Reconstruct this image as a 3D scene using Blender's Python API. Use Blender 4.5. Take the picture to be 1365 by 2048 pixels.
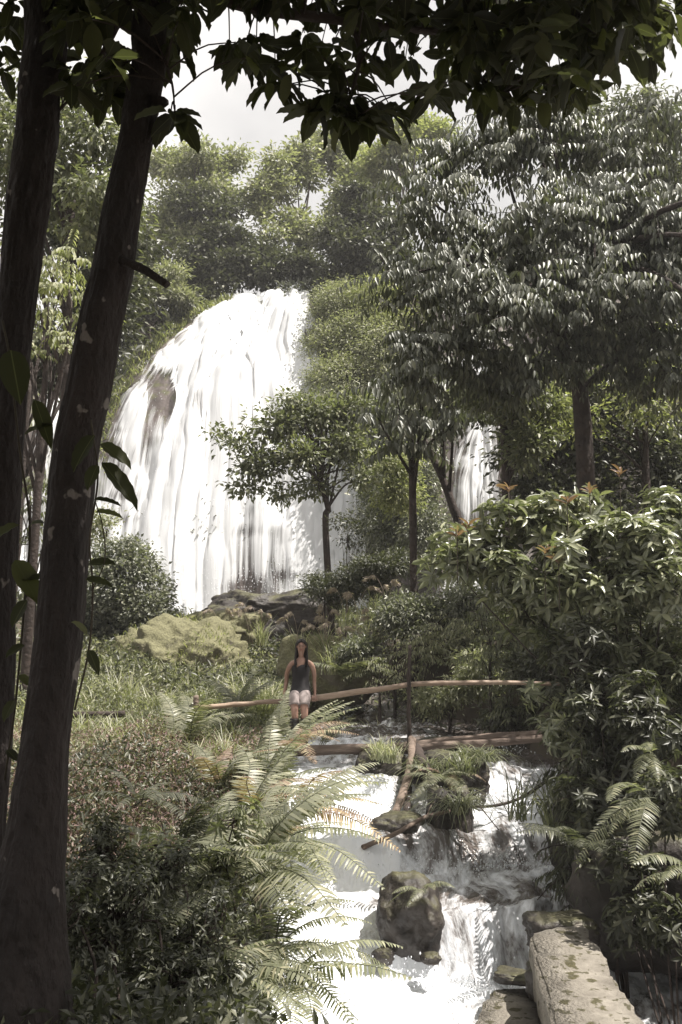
import bpy, bmesh, math, random
import numpy as np
from mathutils import Vector, Matrix
R = math.radians
for o in list(bpy.data.objects): bpy.data.objects.remove(o)
SC = bpy.context.scene
COL = SC.collection
rng = np.random.default_rng(7)
random.seed(7)

# ------------------------------------------------------------------ camera, sky, sun, exposure
PITCH = math.atan((1230 - 1024) / 1992.0)
cam_d = bpy.data.cameras.new("camera"); cam = bpy.data.objects.new("camera", cam_d); COL.objects.link(cam)
cam_d.sensor_fit = 'VERTICAL'; cam_d.sensor_height = 36.0; cam_d.lens = 36.0 * 1992 / 2048
cam_d.clip_start = 0.05; cam_d.clip_end = 2000
cam.location = (0, 0, 0); cam.rotation_euler = (math.pi / 2 + PITCH, 0, 0)
SC.camera = cam
SUN = Vector((0.42, -0.06, 0.905)).normalized()
elev = math.asin(SUN.z); azim = math.atan2(SUN.x, SUN.y)
w = bpy.data.worlds.new("World"); SC.world = w; w.use_nodes = True
nt = w.node_tree; nt.nodes.clear()
out = nt.nodes.new('ShaderNodeOutputWorld'); bg = nt.nodes.new('ShaderNodeBackground')
sky = nt.nodes.new('ShaderNodeTexSky'); sky.sky_type = 'NISHITA'; sky.sun_disc = False
sky.sun_elevation = elev; sky.sun_rotation = azim; sky.dust_density = 5.0; sky.air_density = 1.2
hs = nt.nodes.new('ShaderNodeHueSaturation'); hs.inputs['Saturation'].default_value = 0.22; hs.inputs['Value'].default_value = 1.0
tc = nt.nodes.new('ShaderNodeTexCoord'); nz = nt.nodes.new('ShaderNodeTexNoise')
nz.inputs['Scale'].default_value = 2.2; nz.inputs['Detail'].default_value = 6
cr = nt.nodes.new('ShaderNodeValToRGB'); cr.color_ramp.elements[0].position = .28; cr.color_ramp.elements[1].position = .58
mx = nt.nodes.new('ShaderNodeMix'); mx.data_type = 'RGBA'
mx.inputs[7].default_value = (13.0, 12.6, 12.2, 1)
nt.links.new(tc.outputs['Generated'], nz.inputs['Vector']); nt.links.new(nz.outputs['Fac'], cr.inputs['Fac'])
mm = nt.nodes.new('ShaderNodeMath'); mm.operation = 'MULTIPLY'; mm.inputs[1].default_value = 0.88
nt.links.new(cr.outputs['Color'], mm.inputs[0]); nt.links.new(mm.outputs[0], mx.inputs[0])
nt.links.new(sky.outputs['Color'], hs.inputs['Color']); nt.links.new(hs.outputs['Color'], mx.inputs[6])
nt.links.new(mx.outputs[2], bg.inputs['Color']); bg.inputs['Strength'].default_value = 0.05
nt.links.new(bg.outputs[0], out.inputs['Surface'])
sd = bpy.data.lights.new("sun", 'SUN'); sd.energy = 5.0; sd.angle = R(0.5); sd.color = (1.0, 0.945, 0.875)
so = bpy.data.objects.new("sun", sd); COL.objects.link(so); so.rotation_euler = SUN.to_track_quat('Z', 'Y').to_euler()
SC.view_settings.view_transform = 'Standard'; SC.view_settings.look = 'None'; SC.view_settings.gamma = 1
SC.view_settings.exposure = 0.92
SC.cycles.max_bounces = 6; SC.cycles.diffuse_bounces = 3; SC.cycles.glossy_bounces = 2
SC.cycles.transmission_bounces = 4; SC.cycles.transparent_max_bounces = 12

# ------------------------------------------------------------------ helpers
cp, sp = math.cos(PITCH), math.sin(PITCH)
def P(px, py, d):
    u = (px - 682.5) / 1992; v = (1024 - py) / 1992
    Y = cp - v * sp; Z = sp + v * cp
    return np.array([u * d / Y, d, Z * d / Y])
def XY(px, d): return (px - 682.5) / 1992 * d
def pix(X, Y, Z):
    f = Y * cp + Z * sp; up = -Y * sp + Z * cp
    return 682.5 + 1992 * X / f, 1024 - 1992 * up / f
def _h(ix, iy, iz, s):
    n = (ix * 374761393 + iy * 668265263 + iz * 2147483647 // 7 + iz * 1274126177 + s * 144665) & 0xffffffff
    n = ((n ^ (n >> 13)) * 1274126177) & 0xffffffff
    n = ((n ^ (n >> 16)) * 2246822519) & 0xffffffff
    return ((n ^ (n >> 15)) & 0xffff) / 65535.0
def vn(x, y, z=0.0, s=0):
    x, y, z = np.broadcast_arrays(np.asarray(x, float), np.asarray(y, float), np.asarray(z, float))
    xi, yi, zi = np.floor(x).astype(np.int64), np.floor(y).astype(np.int64), np.floor(z).astype(np.int64)
    fx, fy, fz = x - xi, y - yi, z - zi
    fx = fx * fx * (3 - 2 * fx); fy = fy * fy * (3 - 2 * fy); fz = fz * fz * (3 - 2 * fz)
    r = 0
    for dx in (0, 1):
        for dy in (0, 1):
            for dz in (0, 1):
                r = r + _h(xi + dx, yi + dy, zi + dz, s) * (fx if dx else 1 - fx) * (fy if dy else 1 - fy) * (fz if dz else 1 - fz)
    return r * 2 - 1
def fbm(x, y, z=0.0, o=4, s=0, g=.5):
    a, r, f = 1.0, 0, 1.0
    for k in range(o):
        r = r + a * vn(x * f, y * f, z * f, s + k * 17); a *= g; f *= 2.03
    return r
def sm(a, b, x):
    t = np.clip((x - a) / (b - a), 0, 1); return t * t * (3 - 2 * t)
def nrm(a): return a / np.maximum(np.linalg.norm(a, axis=-1, keepdims=True), 1e-9)
def rv(n, s=1.0): return rng.normal(0, s, (n, 3))

def mkmesh(name, V, faces, mat=None, smooth=True, uv=None):
    """V (n,3); faces: list of (m,k) int arrays"""
    me = bpy.data.meshes.new(name)
    V = np.asarray(V, np.float32); me.vertices.add(len(V)); me.vertices.foreach_set('co', V.ravel())
    faces = [np.asarray(f, np.int32) for f in faces if len(f)]
    tot = sum(f.size for f in faces); nf = sum(len(f) for f in faces)
    me.loops.add(tot); me.polygons.add(nf)
    me.loops.foreach_set('vertex_index', np.concatenate([f.ravel() for f in faces]))
    st = []; c = 0
    for f in faces:
        st.append(c + np.arange(len(f), dtype=np.int32) * f.shape[1]); c += f.size
    me.polygons.foreach_set('loop_start', np.concatenate(st).astype(np.int32))
    me.update(calc_edges=True)
    me.polygons.foreach_set('use_smooth', np.full(nf, smooth, bool))
    if uv is not None:
        a = me.attributes.new('luv', 'FLOAT_VECTOR', 'POINT')
        uv = np.asarray(uv, np.float32)
        if uv.shape[1] == 2: uv = np.hstack([uv, np.zeros((len(uv), 1), np.float32)])
        a.data.foreach_set('vector', uv.ravel())
    if mat: me.materials.append(mat)
    return me
class MB:
    def __init__(s): s.V = []; s.F = []; s.U = []; s.n = 0
    def add(s, V, faces, uv=None):
        V = np.asarray(V, float)
        for f in faces: s.F.append(np.asarray(f) + s.n)
        s.V.append(V); s.U.append(np.zeros((len(V), 3)) if uv is None else uv); s.n += len(V)
    def mesh(s, name, mat, smooth=True):
        return mkmesh(name, np.vstack(s.V), s.F, mat, smooth, np.vstack(s.U))
def link(name, me, parent=None, loc=(0, 0, 0)):
    o = bpy.data.objects.new(name, me); COL.objects.link(o); o.location = loc
    if parent: o.parent = parent
    return o
def tag(o, label=None, cat=None, group=None, kind=None):
    if label: o['label'] = label
    if cat: o['category'] = cat
    if group: o['group'] = group
    if kind: o['kind'] = kind
    return o
def thing(name, label, cat, loc, group=None):
    o = bpy.data.objects.new(name, None); COL.objects.link(o); o.location = tuple(float(v) for v in loc)
    o.empty_display_size = .2
    return tag(o, label, cat, group)
def part(name, mb, mat, root, smooth=True):
    """mb holds world coordinates; shift into the root's frame"""
    me = mb.mesh(name, mat, smooth)
    l = root.location
    me.transform(Matrix.Translation((-l.x, -l.y, -l.z)))
    return link(name, me, root)
def tube(mb, pts, rad, seg=8, jitter=0.0, cap=True):
    pts = np.asarray(pts, float); n = len(pts); rad = np.broadcast_to(np.asarray(rad, float), (n,))
    T = nrm(np.gradient(pts, axis=0)); ref = np.array([0, 0, 1.0]) if abs(T[0][2]) < .9 else np.array([1.0, 0, 0])
    V = []
    A = nrm(np.cross(T, ref)[0:1])[0]
    for i in range(n):
        A = A - T[i] * A.dot(T[i]); A /= np.linalg.norm(A) + 1e-9; B = np.cross(T[i], A)
        th = np.linspace(0, 2 * np.pi, seg, endpoint=False)
        rr = rad[i] * (1 + (jitter * vn(np.cos(th) * 1.5 + 7, np.sin(th) * 1.5 + 3, i * .45) if jitter else 0))
        V.append(pts[i] + np.outer(np.cos(th) * rr, A) + np.outer(np.sin(th) * rr, B))
    V = np.vstack(V); k = np.arange(seg); k2 = (k + 1) % seg
    F = np.vstack([np.stack([i * seg + k, i * seg + k2, (i + 1) * seg + k2, (i + 1) * seg + k], 1) for i in range(n - 1)])
    fs = [F]
    if cap: fs += [k[::-1][None, :], ((n - 1) * seg + k)[None, :]]
    s = np.repeat(np.linspace(0, 1, n), seg)
    mb.add(V, fs, np.stack([np.tile(k / seg, n), s, np.zeros_like(s)], 1))
def spline(pts, n):
    pts = np.asarray(pts, float); m = len(pts)
    if m == 2: return pts[0] + np.linspace(0, 1, n)[:, None] * (pts[1] - pts[0])
    Q = np.vstack([2 * pts[0] - pts[1], pts, 2 * pts[-1] - pts[-2]]); o = []
    for t in np.linspace(0, m - 1 - 1e-6, n):
        i = int(t); f = t - i; a, b, c, d = Q[i:i + 4]
        o.append(.5 * ((2 * b) + (c - a) * f + (2 * a - 5 * b + 4 * c - d) * f * f + (-a + 3 * b - 3 * c + d) * f ** 3))
    return np.array(o)
TQ = (np.array([[0, 0, 0], [.42, .5, .10], [1, 0, -.08], [.42, -.5, .10]]), [np.array([[0, 3, 2], [0, 2, 1]])])
_a = [0, .22, .5, .78, 1]; _w = [0, .40, .5, .30, 0]
TB = (np.array([[a, 0, -.22 * a * a] for a in _a] + [[_a[i], _w[i], .10 - .22 * _a[i] ** 2] for i in (1, 2, 3)] + [[_a[i], -_w[i], .10 - .22 * _a[i] ** 2] for i in (1, 2, 3)]),
      [np.array([[0, 1, 5], [3, 4, 7], [0, 8, 1], [3, 10, 4]]), np.array([[1, 2, 6, 5], [2, 3, 7, 6], [1, 8, 9, 2], [2, 9, 10, 3]])])
_a = np.linspace(0, 1, 10); _w = .5 * np.sin(np.pi * _a ** .85) ** .75; _w[-1] = _w[0] = 0
_m = [[a, 0, -.20 * a * a] for a in _a]; _s = [[_a[i], _w[i], .09 - .20 * _a[i] ** 2 + .015 * (-1) ** i] for i in range(1, 9)]
TC = (np.array(_m + _s + [[x_, -y_, z_] for x_, y_, z_ in _s]),
      [np.array([[0, 1, 10], [8, 9, 17], [0, 18, 1], [8, 25, 9]]), np.array([[i, i + 1, 10 + i, 9 + i] for i in range(1, 8)] + [[i, 17 + i, 18 + i, i + 1] for i in range(1, 8)])])
TBLADE = (np.array([[0, .5, 0], [0, -.5, 0], [.35, .5, .02], [.35, -.5, .02], [.7, .35, -.10], [.7, -.35, -.10], [1, 0, -.30]]),
          [np.array([[0, 1, 3, 2], [2, 3, 5, 4]]), np.array([[4, 5, 6]])])
def leaves(mb, Pp, D, N, L, W, T=TQ):
    n = len(Pp)
    if n == 0: return
    D = nrm(D); S = nrm(np.cross(D, N)); N = np.cross(S, D)
    t, fs = T; L = np.broadcast_to(np.asarray(L, float), (n,)); W = np.broadcast_to(np.asarray(W, float), (n,))
    V = Pp[:, None, :] + (L[:, None] * t[None, :, 0])[..., None] * D[:, None] + (W[:, None] * t[None, :, 1])[..., None] * S[:, None] + (L[:, None] * t[None, :, 2])[..., None] * N[:, None]
    k = len(t); off = np.arange(n)[:, None, None] * k
    uv = np.zeros((n, k, 3)); uv[..., 0] = t[None, :, 0]; uv[..., 1] = t[None, :, 1]; uv[..., 2] = rng.random((n, 1))
    mb.add(V.reshape(-1, 3), [(f[None] + off).reshape(-1, f.shape[1]) for f in fs], uv.reshape(-1, 3))

# ------------------------------------------------------------------ materials
def mat(name):
    m = bpy.data.materials.new(name); m.use_nodes = True
    return m, m.node_tree.nodes, m.node_tree.links, m.node_tree.nodes['Principled BSDF']
def ramp(n, stops):
    r = n.new('ShaderNodeValToRGB'); e = r.color_ramp.elements
    e[0].position = stops[0][0]; e[0].color = (*stops[0][1], 1); e[1].position = stops[-1][0]; e[1].color = (*stops[-1][1], 1)
    for p, c in stops[1:-1]:
        x = e.new(p); x.color = (*c, 1)
    return r
def leafmat(name, c1, c2, c3=None, rough=.45, tr=.3, spec=.5, vein=False):
    def ds(c):
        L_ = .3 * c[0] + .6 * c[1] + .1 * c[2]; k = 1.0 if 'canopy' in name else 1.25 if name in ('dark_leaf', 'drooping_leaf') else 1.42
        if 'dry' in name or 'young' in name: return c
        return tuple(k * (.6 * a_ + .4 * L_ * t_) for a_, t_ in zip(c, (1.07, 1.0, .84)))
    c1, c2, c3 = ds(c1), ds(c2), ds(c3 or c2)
    m, n, l, b = mat(name)
    g = n.new('ShaderNodeAttribute'); g.attribute_name = 'luv'
    sx = n.new('ShaderNodeSeparateXYZ'); l.new(g.outputs['Vector'], sx.inputs[0])
    r = ramp(n, [(0, c1), (.75, c2), (1, c3 or c2)]); l.new(sx.outputs['Z'], r.inputs['Fac'])
    col = r.outputs['Color']
    if vein:
        ab = n.new('ShaderNodeMath'); ab.operation = 'ABSOLUTE'; l.new(sx.outputs['Y'], ab.inputs[0])
        lt = n.new('ShaderNodeMath'); lt.operation = 'LESS_THAN'; lt.inputs[1].default_value = .022; l.new(ab.outputs[0], lt.inputs[0])
        mxx = n.new('ShaderNodeMix'); mxx.data_type = 'RGBA'; mxx.inputs[7].default_value = (c2[0] * 1.5 + .01, c2[1] * 1.5 + .01, c2[2] * 1.4 + .01, 1)
        l.new(lt.outputs[0], mxx.inputs[0]); l.new(col, mxx.inputs[6]); col = mxx.outputs[2]
    l.new(col, b.inputs['Base Color']); b.inputs['Roughness'].default_value = rough; b.inputs['Specular IOR Level'].default_value = spec
    t = n.new('ShaderNodeBsdfTranslucent'); mul = n.new('ShaderNodeMix'); mul.data_type = 'RGBA'; mul.blend_type = 'MULTIPLY'; mul.inputs[0].default_value = 1
    mul.inputs[7].default_value = (1.35, 1.55, .75, 1); l.new(col, mul.inputs[6]); l.new(mul.outputs[2], t.inputs['Color'])
    ms = n.new('ShaderNodeMixShader'); ms.inputs[0].default_value = tr
    l.new(b.outputs[0], ms.inputs[1]); l.new(t.outputs[0], ms.inputs[2]); l.new(ms.outputs[0], n['Material Output'].inputs['Surface'])
    return m
def noisemat(name, stops, scale=6, detail=8, rough=.85, bump=.3, bscale=None, stretch=None, moss=None, spots=None):
    m, n, l, b = mat(name)
    tcn = n.new('ShaderNodeTexCoord'); src = tcn.outputs['Object']
    if stretch:
        mp = n.new('ShaderNodeMapping'); mp.inputs['Scale'].default_value = stretch; l.new(src, mp.inputs['Vector']); src = mp.outputs[0]
    z = n.new('ShaderNodeTexNoise'); z.inputs['Scale'].default_value = scale; z.inputs['Detail'].default_value = detail; z.inputs['Roughness'].default_value = .65
    l.new(src, z.inputs['Vector']); r = ramp(n, stops); l.new(z.outputs['Fac'], r.inputs['Fac']); col = r.outputs['Color']
    z2 = n.new('ShaderNodeTexNoise'); z2.inputs['Scale'].default_value = bscale or scale * 3; z2.inputs['Detail'].default_value = 6; l.new(src, z2.inputs['Vector'])
    if moss:
        mc, lo, hi = moss
        ge = n.new('ShaderNodeNewGeometry'); s = n.new('ShaderNodeSeparateXYZ'); l.new(ge.outputs['Normal'], s.inputs[0])
        z3 = n.new('ShaderNodeTexNoise'); z3.inputs['Scale'].default_value = 7 if name == 'concrete' else 2.5; z3.inputs['Detail'].default_value = 7; l.new(tcn.outputs['Object'], z3.inputs['Vector'])
        ad = n.new('ShaderNodeMath'); ad.operation = 'MULTIPLY_ADD'; ad.inputs[1].default_value = 2.4; l.new(z3.outputs['Fac'], ad.inputs[0]); l.new(s.outputs['Z'], ad.inputs[2])
        mr = n.new('ShaderNodeMapRange'); mr.inputs[1].default_value = lo; mr.inputs[2].default_value = hi; l.new(ad.outputs[0], mr.inputs[0])
        rm = ramp(n, [(.3, tuple(c * .5 for c in mc)), (.7, mc)]); l.new(z2.outputs['Fac'], rm.inputs['Fac'])
        x = n.new('ShaderNodeMix'); x.data_type = 'RGBA'; l.new(mr.outputs[0], x.inputs[0]); l.new(col, x.inputs[6]); l.new(rm.outputs[0], x.inputs[7]); col = x.outputs[2]
    if spots:
        sc_, th, c = spots
        vo = n.new('ShaderNodeTexNoise'); vo.inputs['Scale'].default_value = sc_; vo.inputs['Detail'].default_value = 3; l.new(tcn.outputs['Object'], vo.inputs['Vector'])
        mr = n.new('ShaderNodeMapRange'); mr.inputs[1].default_value = th; mr.inputs[2].default_value = th + .03; l.new(vo.outputs['Fac'], mr.inputs[0])
        x = n.new('ShaderNodeMix'); x.data_type = 'RGBA'; l.new(mr.outputs[0], x.inputs[0]); l.new(col, x.inputs[6]); x.inputs[7].default_value = (*c, 1); col = x.outputs[2]
    l.new(col, b.inputs['Base Color']); b.inputs['Roughness'].default_value = rough
    bp = n.new('ShaderNodeBump'); bp.inputs['Strength'].default_value = bump; bp.inputs['Distance'].default_value = .05
    l.new(z2.outputs['Fac'], bp.inputs['Height']); l.new(bp.outputs[0], b.inputs['Normal'])
    return m
M = {}
M['ground'] = noisemat('soil', [(.3, (.03, .022, .016)), (.55, (.07, .055, .035)), (.75, (.06, .065, .03))], 1.3)
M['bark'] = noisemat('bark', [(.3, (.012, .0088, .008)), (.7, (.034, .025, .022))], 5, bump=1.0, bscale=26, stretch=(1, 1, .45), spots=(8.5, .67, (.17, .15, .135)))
M['bark2'] = noisemat('thin_bark', [(.3, (.02, .014, .011)), (.7, (.06, .042, .034))], 6, bump=.6)
M['twig'] = noisemat('twig', [(.3, (.03, .022, .015)), (.7, (.06, .05, .03))], 20, bump=.1)
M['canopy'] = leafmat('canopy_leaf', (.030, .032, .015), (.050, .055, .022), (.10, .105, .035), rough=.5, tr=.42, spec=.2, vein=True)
M['droop'] = leafmat('drooping_leaf', (.055, .066, .044), (.10, .112, .078), (.17, .175, .12), rough=.43, tr=.2, spec=.6)
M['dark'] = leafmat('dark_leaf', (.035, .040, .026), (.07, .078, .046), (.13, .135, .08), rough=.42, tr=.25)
M['mid'] = leafmat('mid_leaf', (.07, .082, .042), (.12, .135, .066), (.21, .21, .11), rough=.42, tr=.3)
M['grey'] = leafmat('grey_green_leaf', (.07, .08, .058), (.125, .138, .098), (.24, .245, .18), rough=.38, tr=.22)
M['pale'] = leafmat('pale_leaf', (.12, .13, .075), (.20, .21, .12), (.32, .31, .19), rough=.5, tr=.3)
M['yellow'] = leafmat('yellow_green_leaf', (.12, .14, .05), (.20, .21, .08), (.30, .29, .13), rough=.5, tr=.4)
M['rhodo'] = leafmat('glossy_leaf', (.085, .10, .055), (.15, .17, .09), (.25, .26, .13), rough=.3, tr=.22, spec=.7, vein=True)
M['young'] = leafmat('young_red_leaf', (.15, .085, .07), (.21, .125, .095), (.19, .18, .10), rough=.4, tr=.35, vein=True)
M['fern'] = leafmat('fern_green', (.075, .085, .045), (.13, .14, .08), (.22, .20, .12), rough=.42, tr=.3)
M['fern_pale'] = leafmat('fern_pale', (.12, .13, .08), (.19, .195, .125), (.28, .27, .18), rough=.42, tr=.3)
M['fern_brown'] = leafmat('fern_brown', (.12, .07, .05), (.24, .14, .09), (.26, .21, .13), rough=.6, tr=.3)
M['fern_gold'] = leafmat('fern_gold', (.25, .15, .07), (.34, .23, .11), (.36, .30, .18), rough=.5, tr=.35)
M['grass'] = leafmat('grass_blade', (.12, .135, .07), (.22, .225, .13), (.36, .34, .23), rough=.42, tr=.3)
M['dry'] = leafmat('dry_cover', (.15, .09, .085), (.27, .19, .17), (.24, .24, .15), rough=.65, tr=.2)
M['plume'] = leafmat('plume', (.26, .19, .18), (.38, .29, .28), (.50, .42, .40), rough=.7, tr=.35)
M['moss'] = noisemat('mossy_stone', [(.35, (.10, .09, .07)), (.65, (.24, .21, .17))], 1.2, moss=((.19, .18, .095), .5, 1.3), bump=.5, bscale=22)
M['rock'] = noisemat('wet_rock', [(.35, (.015, .012, .010)), (.65, (.055, .045, .038))], 3, rough=.6, moss=((.10, .095, .045), 1.75, 2.3), bump=.6, bscale=14)
M['cliff'] = noisemat('cliff_rock', [(.3, (.05, .04, .035)), (.7, (.17, .14, .13))], .8, rough=.6, moss=((.14, .15, .05), 1.7, 2.3), bump=.8, bscale=3)
M['concrete'] = noisemat('concrete', [(.3, (.12, .105, .085)), (.7, (.27, .245, .205))], 5, rough=.9, moss=((.08, .07, .03), 2.30, 2.42), bump=.5, bscale=40, spots=(13, .60, (.07, .062, .035)))
M['bamboo'] = noisemat('pole_wood', [(.3, (.20, .135, .095)), (.7, (.40, .30, .22))], 4, rough=.55, stretch=(.3, 2, 2), bump=.25, bscale=20)
M['log'] = noisemat('log_wood', [(.3, (.085, .060, .046)), (.7, (.24, .18, .14))], 4, rough=.75, stretch=(.25, 2, 2), bump=.7, bscale=16)
M['skin'] = noisemat('skin', [(.3, (.30, .175, .13)), (.7, (.36, .215, .16))], 6, rough=.5, bump=.02)
M['hair'] = noisemat('hair', [(.3, (.008, .006, .005)), (.7, (.03, .02, .016))], 12, rough=.35, stretch=(8, 8, .6), bump=.5, bscale=60)
M['black'] = noisemat('black_cloth', [(.3, (.008, .007, .008)), (.7, (.018, .015, .017))], 10, rough=.8, bump=.1)
M['boot'] = noisemat('dark_leather', [(.3, (.012, .010, .009)), (.7, (.03, .024, .02))], 10, rough=.45, bump=.1)
M['shorts'] = noisemat('pale_cloth', [(.3, (.24, .20, .19)), (.7, (.33, .28, .265))], 12, rough=.85, bump=.1)
M['lips'] = noisemat('lips', [(.3, (.30, .10, .09)), (.7, (.34, .13, .11))], 10, rough=.5, bump=.02)

def watermat(name, fall=False):
    m, n, l, b = mat(name)
    g = n.new('ShaderNodeAttribute'); g.attribute_name = 'luv'
    sx = n.new('ShaderNodeSeparateXYZ'); l.new(g.outputs['Vector'], sx.inputs[0])
    cv = n.new('ShaderNodeCombineXYZ'); l.new(sx.outputs['X'], cv.inputs[0]); l.new(sx.outputs['Y'], cv.inputs[1])
    def noise(scale, st, det=6):
        mp = n.new('ShaderNodeMapping'); mp.inputs['Scale'].default_value = st; l.new(cv.outputs[0], mp.inputs['Vector'])
        z = n.new('ShaderNodeTexNoise'); z.inputs['Scale'].default_value = scale; z.inputs['Detail'].default_value = det; z.inputs['Roughness'].default_value = .62
        l.new(mp.outputs[0], z.inputs['Vector']); return z.outputs['Fac']
    if fall:
        a = noise(1, (50, 2.6, 1)); c = noise(1, (170, 14, 1), 4)
    else:
        a = noise(1, (5.5, 2.2, 1), 8); c = noise(1, (22, 9, 1), 5)
    ad = n.new('ShaderNodeMath'); ad.operation = 'MULTIPLY_ADD'; ad.inputs[1].default_value = .55; l.new(c, ad.inputs[0]); l.new(a, ad.inputs[2])
    # ad ~ .5+.27
    s2 = n.new('ShaderNodeMath'); s2.operation = 'MULTIPLY_ADD'; s2.inputs[1].default_value = 1.5; s2.inputs[2].default_value = -1.16; l.new(ad.outputs[0], s2.inputs[0])
    s3 = n.new('ShaderNodeMath'); s3.operation = 'ADD'; l.new(s2.outputs[0], s3.inputs[0]); l.new(sx.outputs['Z'], s3.inputs[1])
    mr = n.new('ShaderNodeMapRange'); mr.inputs[1].default_value = .28; mr.inputs[2].default_value = .72; l.new(s3.outputs[0], mr.inputs[0])
    if fall:
        b.inputs['Base Color'].default_value = (.86, .87, .88, 1); b.inputs['Roughness'].default_value = .5
        t = n.new('ShaderNodeBsdfTranslucent'); t.inputs['Color'].default_value = (.85, .87, .88, 1)
        m2 = n.new('ShaderNodeMixShader'); m2.inputs[0].default_value = .3; l.new(b.outputs[0], m2.inputs[1]); l.new(t.outputs[0], m2.inputs[2])
        tp = n.new('ShaderNodeBsdfTransparent'); ms = n.new('ShaderNodeMixShader')
        l.new(mr.outputs[0], ms.inputs[0]); l.new(tp.outputs[0], ms.inputs[1]); l.new(m2.outputs[0], ms.inputs[2])
        l.new(ms.outputs[0], n['Material Output'].inputs['Surface'])
    else:
        x = n.new('ShaderNodeMix'); x.data_type = 'RGBA'; l.new(mr.outputs[0], x.inputs[0])
        x.inputs[6].default_value = (.115, .098, .088, 1); x.inputs[7].default_value = (.84, .86, .89, 1)
        l.new(x.outputs[2], b.inputs['Base Color'])
        rr = n.new('ShaderNodeMapRange'); rr.inputs[3].default_value = .12; rr.inputs[4].default_value = .6; l.new(mr.outputs[0], rr.inputs[0]); l.new(rr.outputs[0], b.inputs['Roughness'])
    bp = n.new('ShaderNodeBump'); bp.inputs['Strength'].default_value = .5; bp.inputs['Distance'].default_value = .05 if fall else .05
    l.new(ad.outputs[0], bp.inputs['Height']); l.new(bp.outputs[0], b.inputs['Normal'])
    return m
M['water'] = watermat('stream_water'); M['fall'] = watermat('falling_water', True)
def spraymat():
    m, n, l, b = mat('water_spray'); b.inputs['Base Color'].default_value = (.85, .87, .9, 1); b.inputs['Roughness'].default_value = .3
    return m
M['spray'] = spraymat()

# ------------------------------------------------------------------ terrain
def I(v, xs, ys): return np.interp(v, xs, ys)
def stream_l(y): return I(y, [-10, 2, 4, 5.5, 8.3, 10, 14, 18.5, 20, 24, 33], [1, .8, .15, -.4, -.70, -.62, -.9, -.85, -.3, -.6, -5.2])
def stream_r(y): return I(y, [-10, 5, 8.3, 9.8, 10.2, 11, 14, 18.5, 20, 24, 33], [3.0, 3.2, 3.4, 3.4, 2.5, 2.4, 3.1, 2.9, 1.6, .9, -2.5])
def level(x, y):
    """water level with its steps, warped so that no lip is straight"""
    wv = .25 * vn(x * 1.1, y * .2, 0, 5) + .12 * vn(x * 3.3, y * .3, 0, 6)
    yy = y + wv + I(x, [-1, .6, 1.2, 2.2], [.15, .0, -.05, -.05])
    left = I(x, [.25, .75], [1., 0.])            # the left chute is a ramp, the right side has a clean lip
    lip = -3.40 + .60 * sm(9.62, 10.02, yy)
    ramp_ = -3.40 + .60 * sm(9.0, 11.2, yy)
    a = lip * (1 - left) + ramp_ * left
    b = .34 * sm(11.3, 11.9, yy + .3 * left) + .38 * sm(12.9, 13.9, yy)
    return a + b + .012 * np.clip(y - 14, 0, 6) + .22 * np.clip(y - 20, 0, 14) * .45
def cliff_foot(x): return I(x, [-40, -12, -8, 1, 3, 6, 15, 40], [38, 35, 34, 33.5, 31.5, 31, 28, 24])
_tp = [(-600, 700), (-150, 760), (40, 785), (130, 758), (230, 722), (350, 655), (440, 616), (480, 600), (530, 613), (580, 602), (625, 600), (700, 575), (800, 570), (1000, 560), (1365, 540), (2200, 500)]
_tx = [P(a, b, 43)[0] for a, b in _tp]; _tz = [P(a, b, 43)[2] for a, b in _tp]
def height(x, y):
    x = np.asarray(x, float); y = np.asarray(y, float)
    zl = I(y, [-20, 3, 5, 6, 9, 12, 14, 18, 22, 28, 34], [-1.6, -1.75, -2.15, -2.3, -2.45, -2.1, -1.95, -1.75, -1.35, -.7, -.4])
    zl = zl + I(x, [-30, -8, -4, 0], [1.5, .6, .1, 0])
    zr = I(y, [-20, 4, 8, 12, 16, 20, 34], [-1.8, -2.2, -1.9, -1.2, -.9, -.6, 0]) + I(x, [2.5, 5, 9, 30], [0, .5, 1.2, 5])
    l, r = stream_l(y), stream_r(y); mid = (l + r) / 2
    k = sm(-.6, .6, x - mid); bank = zl * (1 - k) + zr * k
    bank = bank + .12 * fbm(x * .9, y * .9, 0, 4, 3)
    e = np.minimum(x - l, r - x) + .18 * fbm(x * 1.7, y * 1.7, 0, 3, 9)
    m = sm(-.35, .25, e); bed = level(x, y) - .4
    h = bank * (1 - m) + bed * m
    f = cliff_foot(x); t = np.clip((y - f) / 9.0, 0, 1)
    zt = I(x, _tx, _tz)
    c = (zt + .35) * (1 - (1 - t) ** 1.75)
    rough = (.35 * fbm(x * .5, y * .5, 0, 4, 21) + .22 * fbm(x * 1.6, y * .6, 0, 3, 22)) * sm(0, .1, t) * (1 - .6 * sm(.85, 1, t))
    hill = .22 * np.clip(y - f - 9, 0, 45) + 1.2 * fbm(x * .06, y * .06, 0, 3, 30) * sm(45, 70, y)
    return h * (1 - sm(0, .12, t)) + np.where(t > 0, c * 1, 0) + rough + hill * (t >= 1) - .35 * sm(0, .12, t)
def ground(x, y): return float(height(np.array([x]), np.array([y]))[0])
xs = np.unique(np.concatenate([-np.geomspace(12, 400, 26)[::-1], np.arange(-12, 8, .14), np.geomspace(8, 400, 28)]))
ys = np.unique(np.concatenate([-np.geomspace(3, 200, 12)[::-1], np.arange(-3, 19, .12), np.arange(19, 48, .2), np.geomspace(48, 500, 26)]))
X, Y = np.meshgrid(xs, ys); Z = height(X, Y)
def gridfaces(ny, nx):
    i = np.arange(ny - 1)[:, None] * nx + np.arange(nx - 1)[None, :]
    return np.stack([i, i + 1, i + nx + 1, i + nx], -1).reshape(-1, 4)
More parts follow.
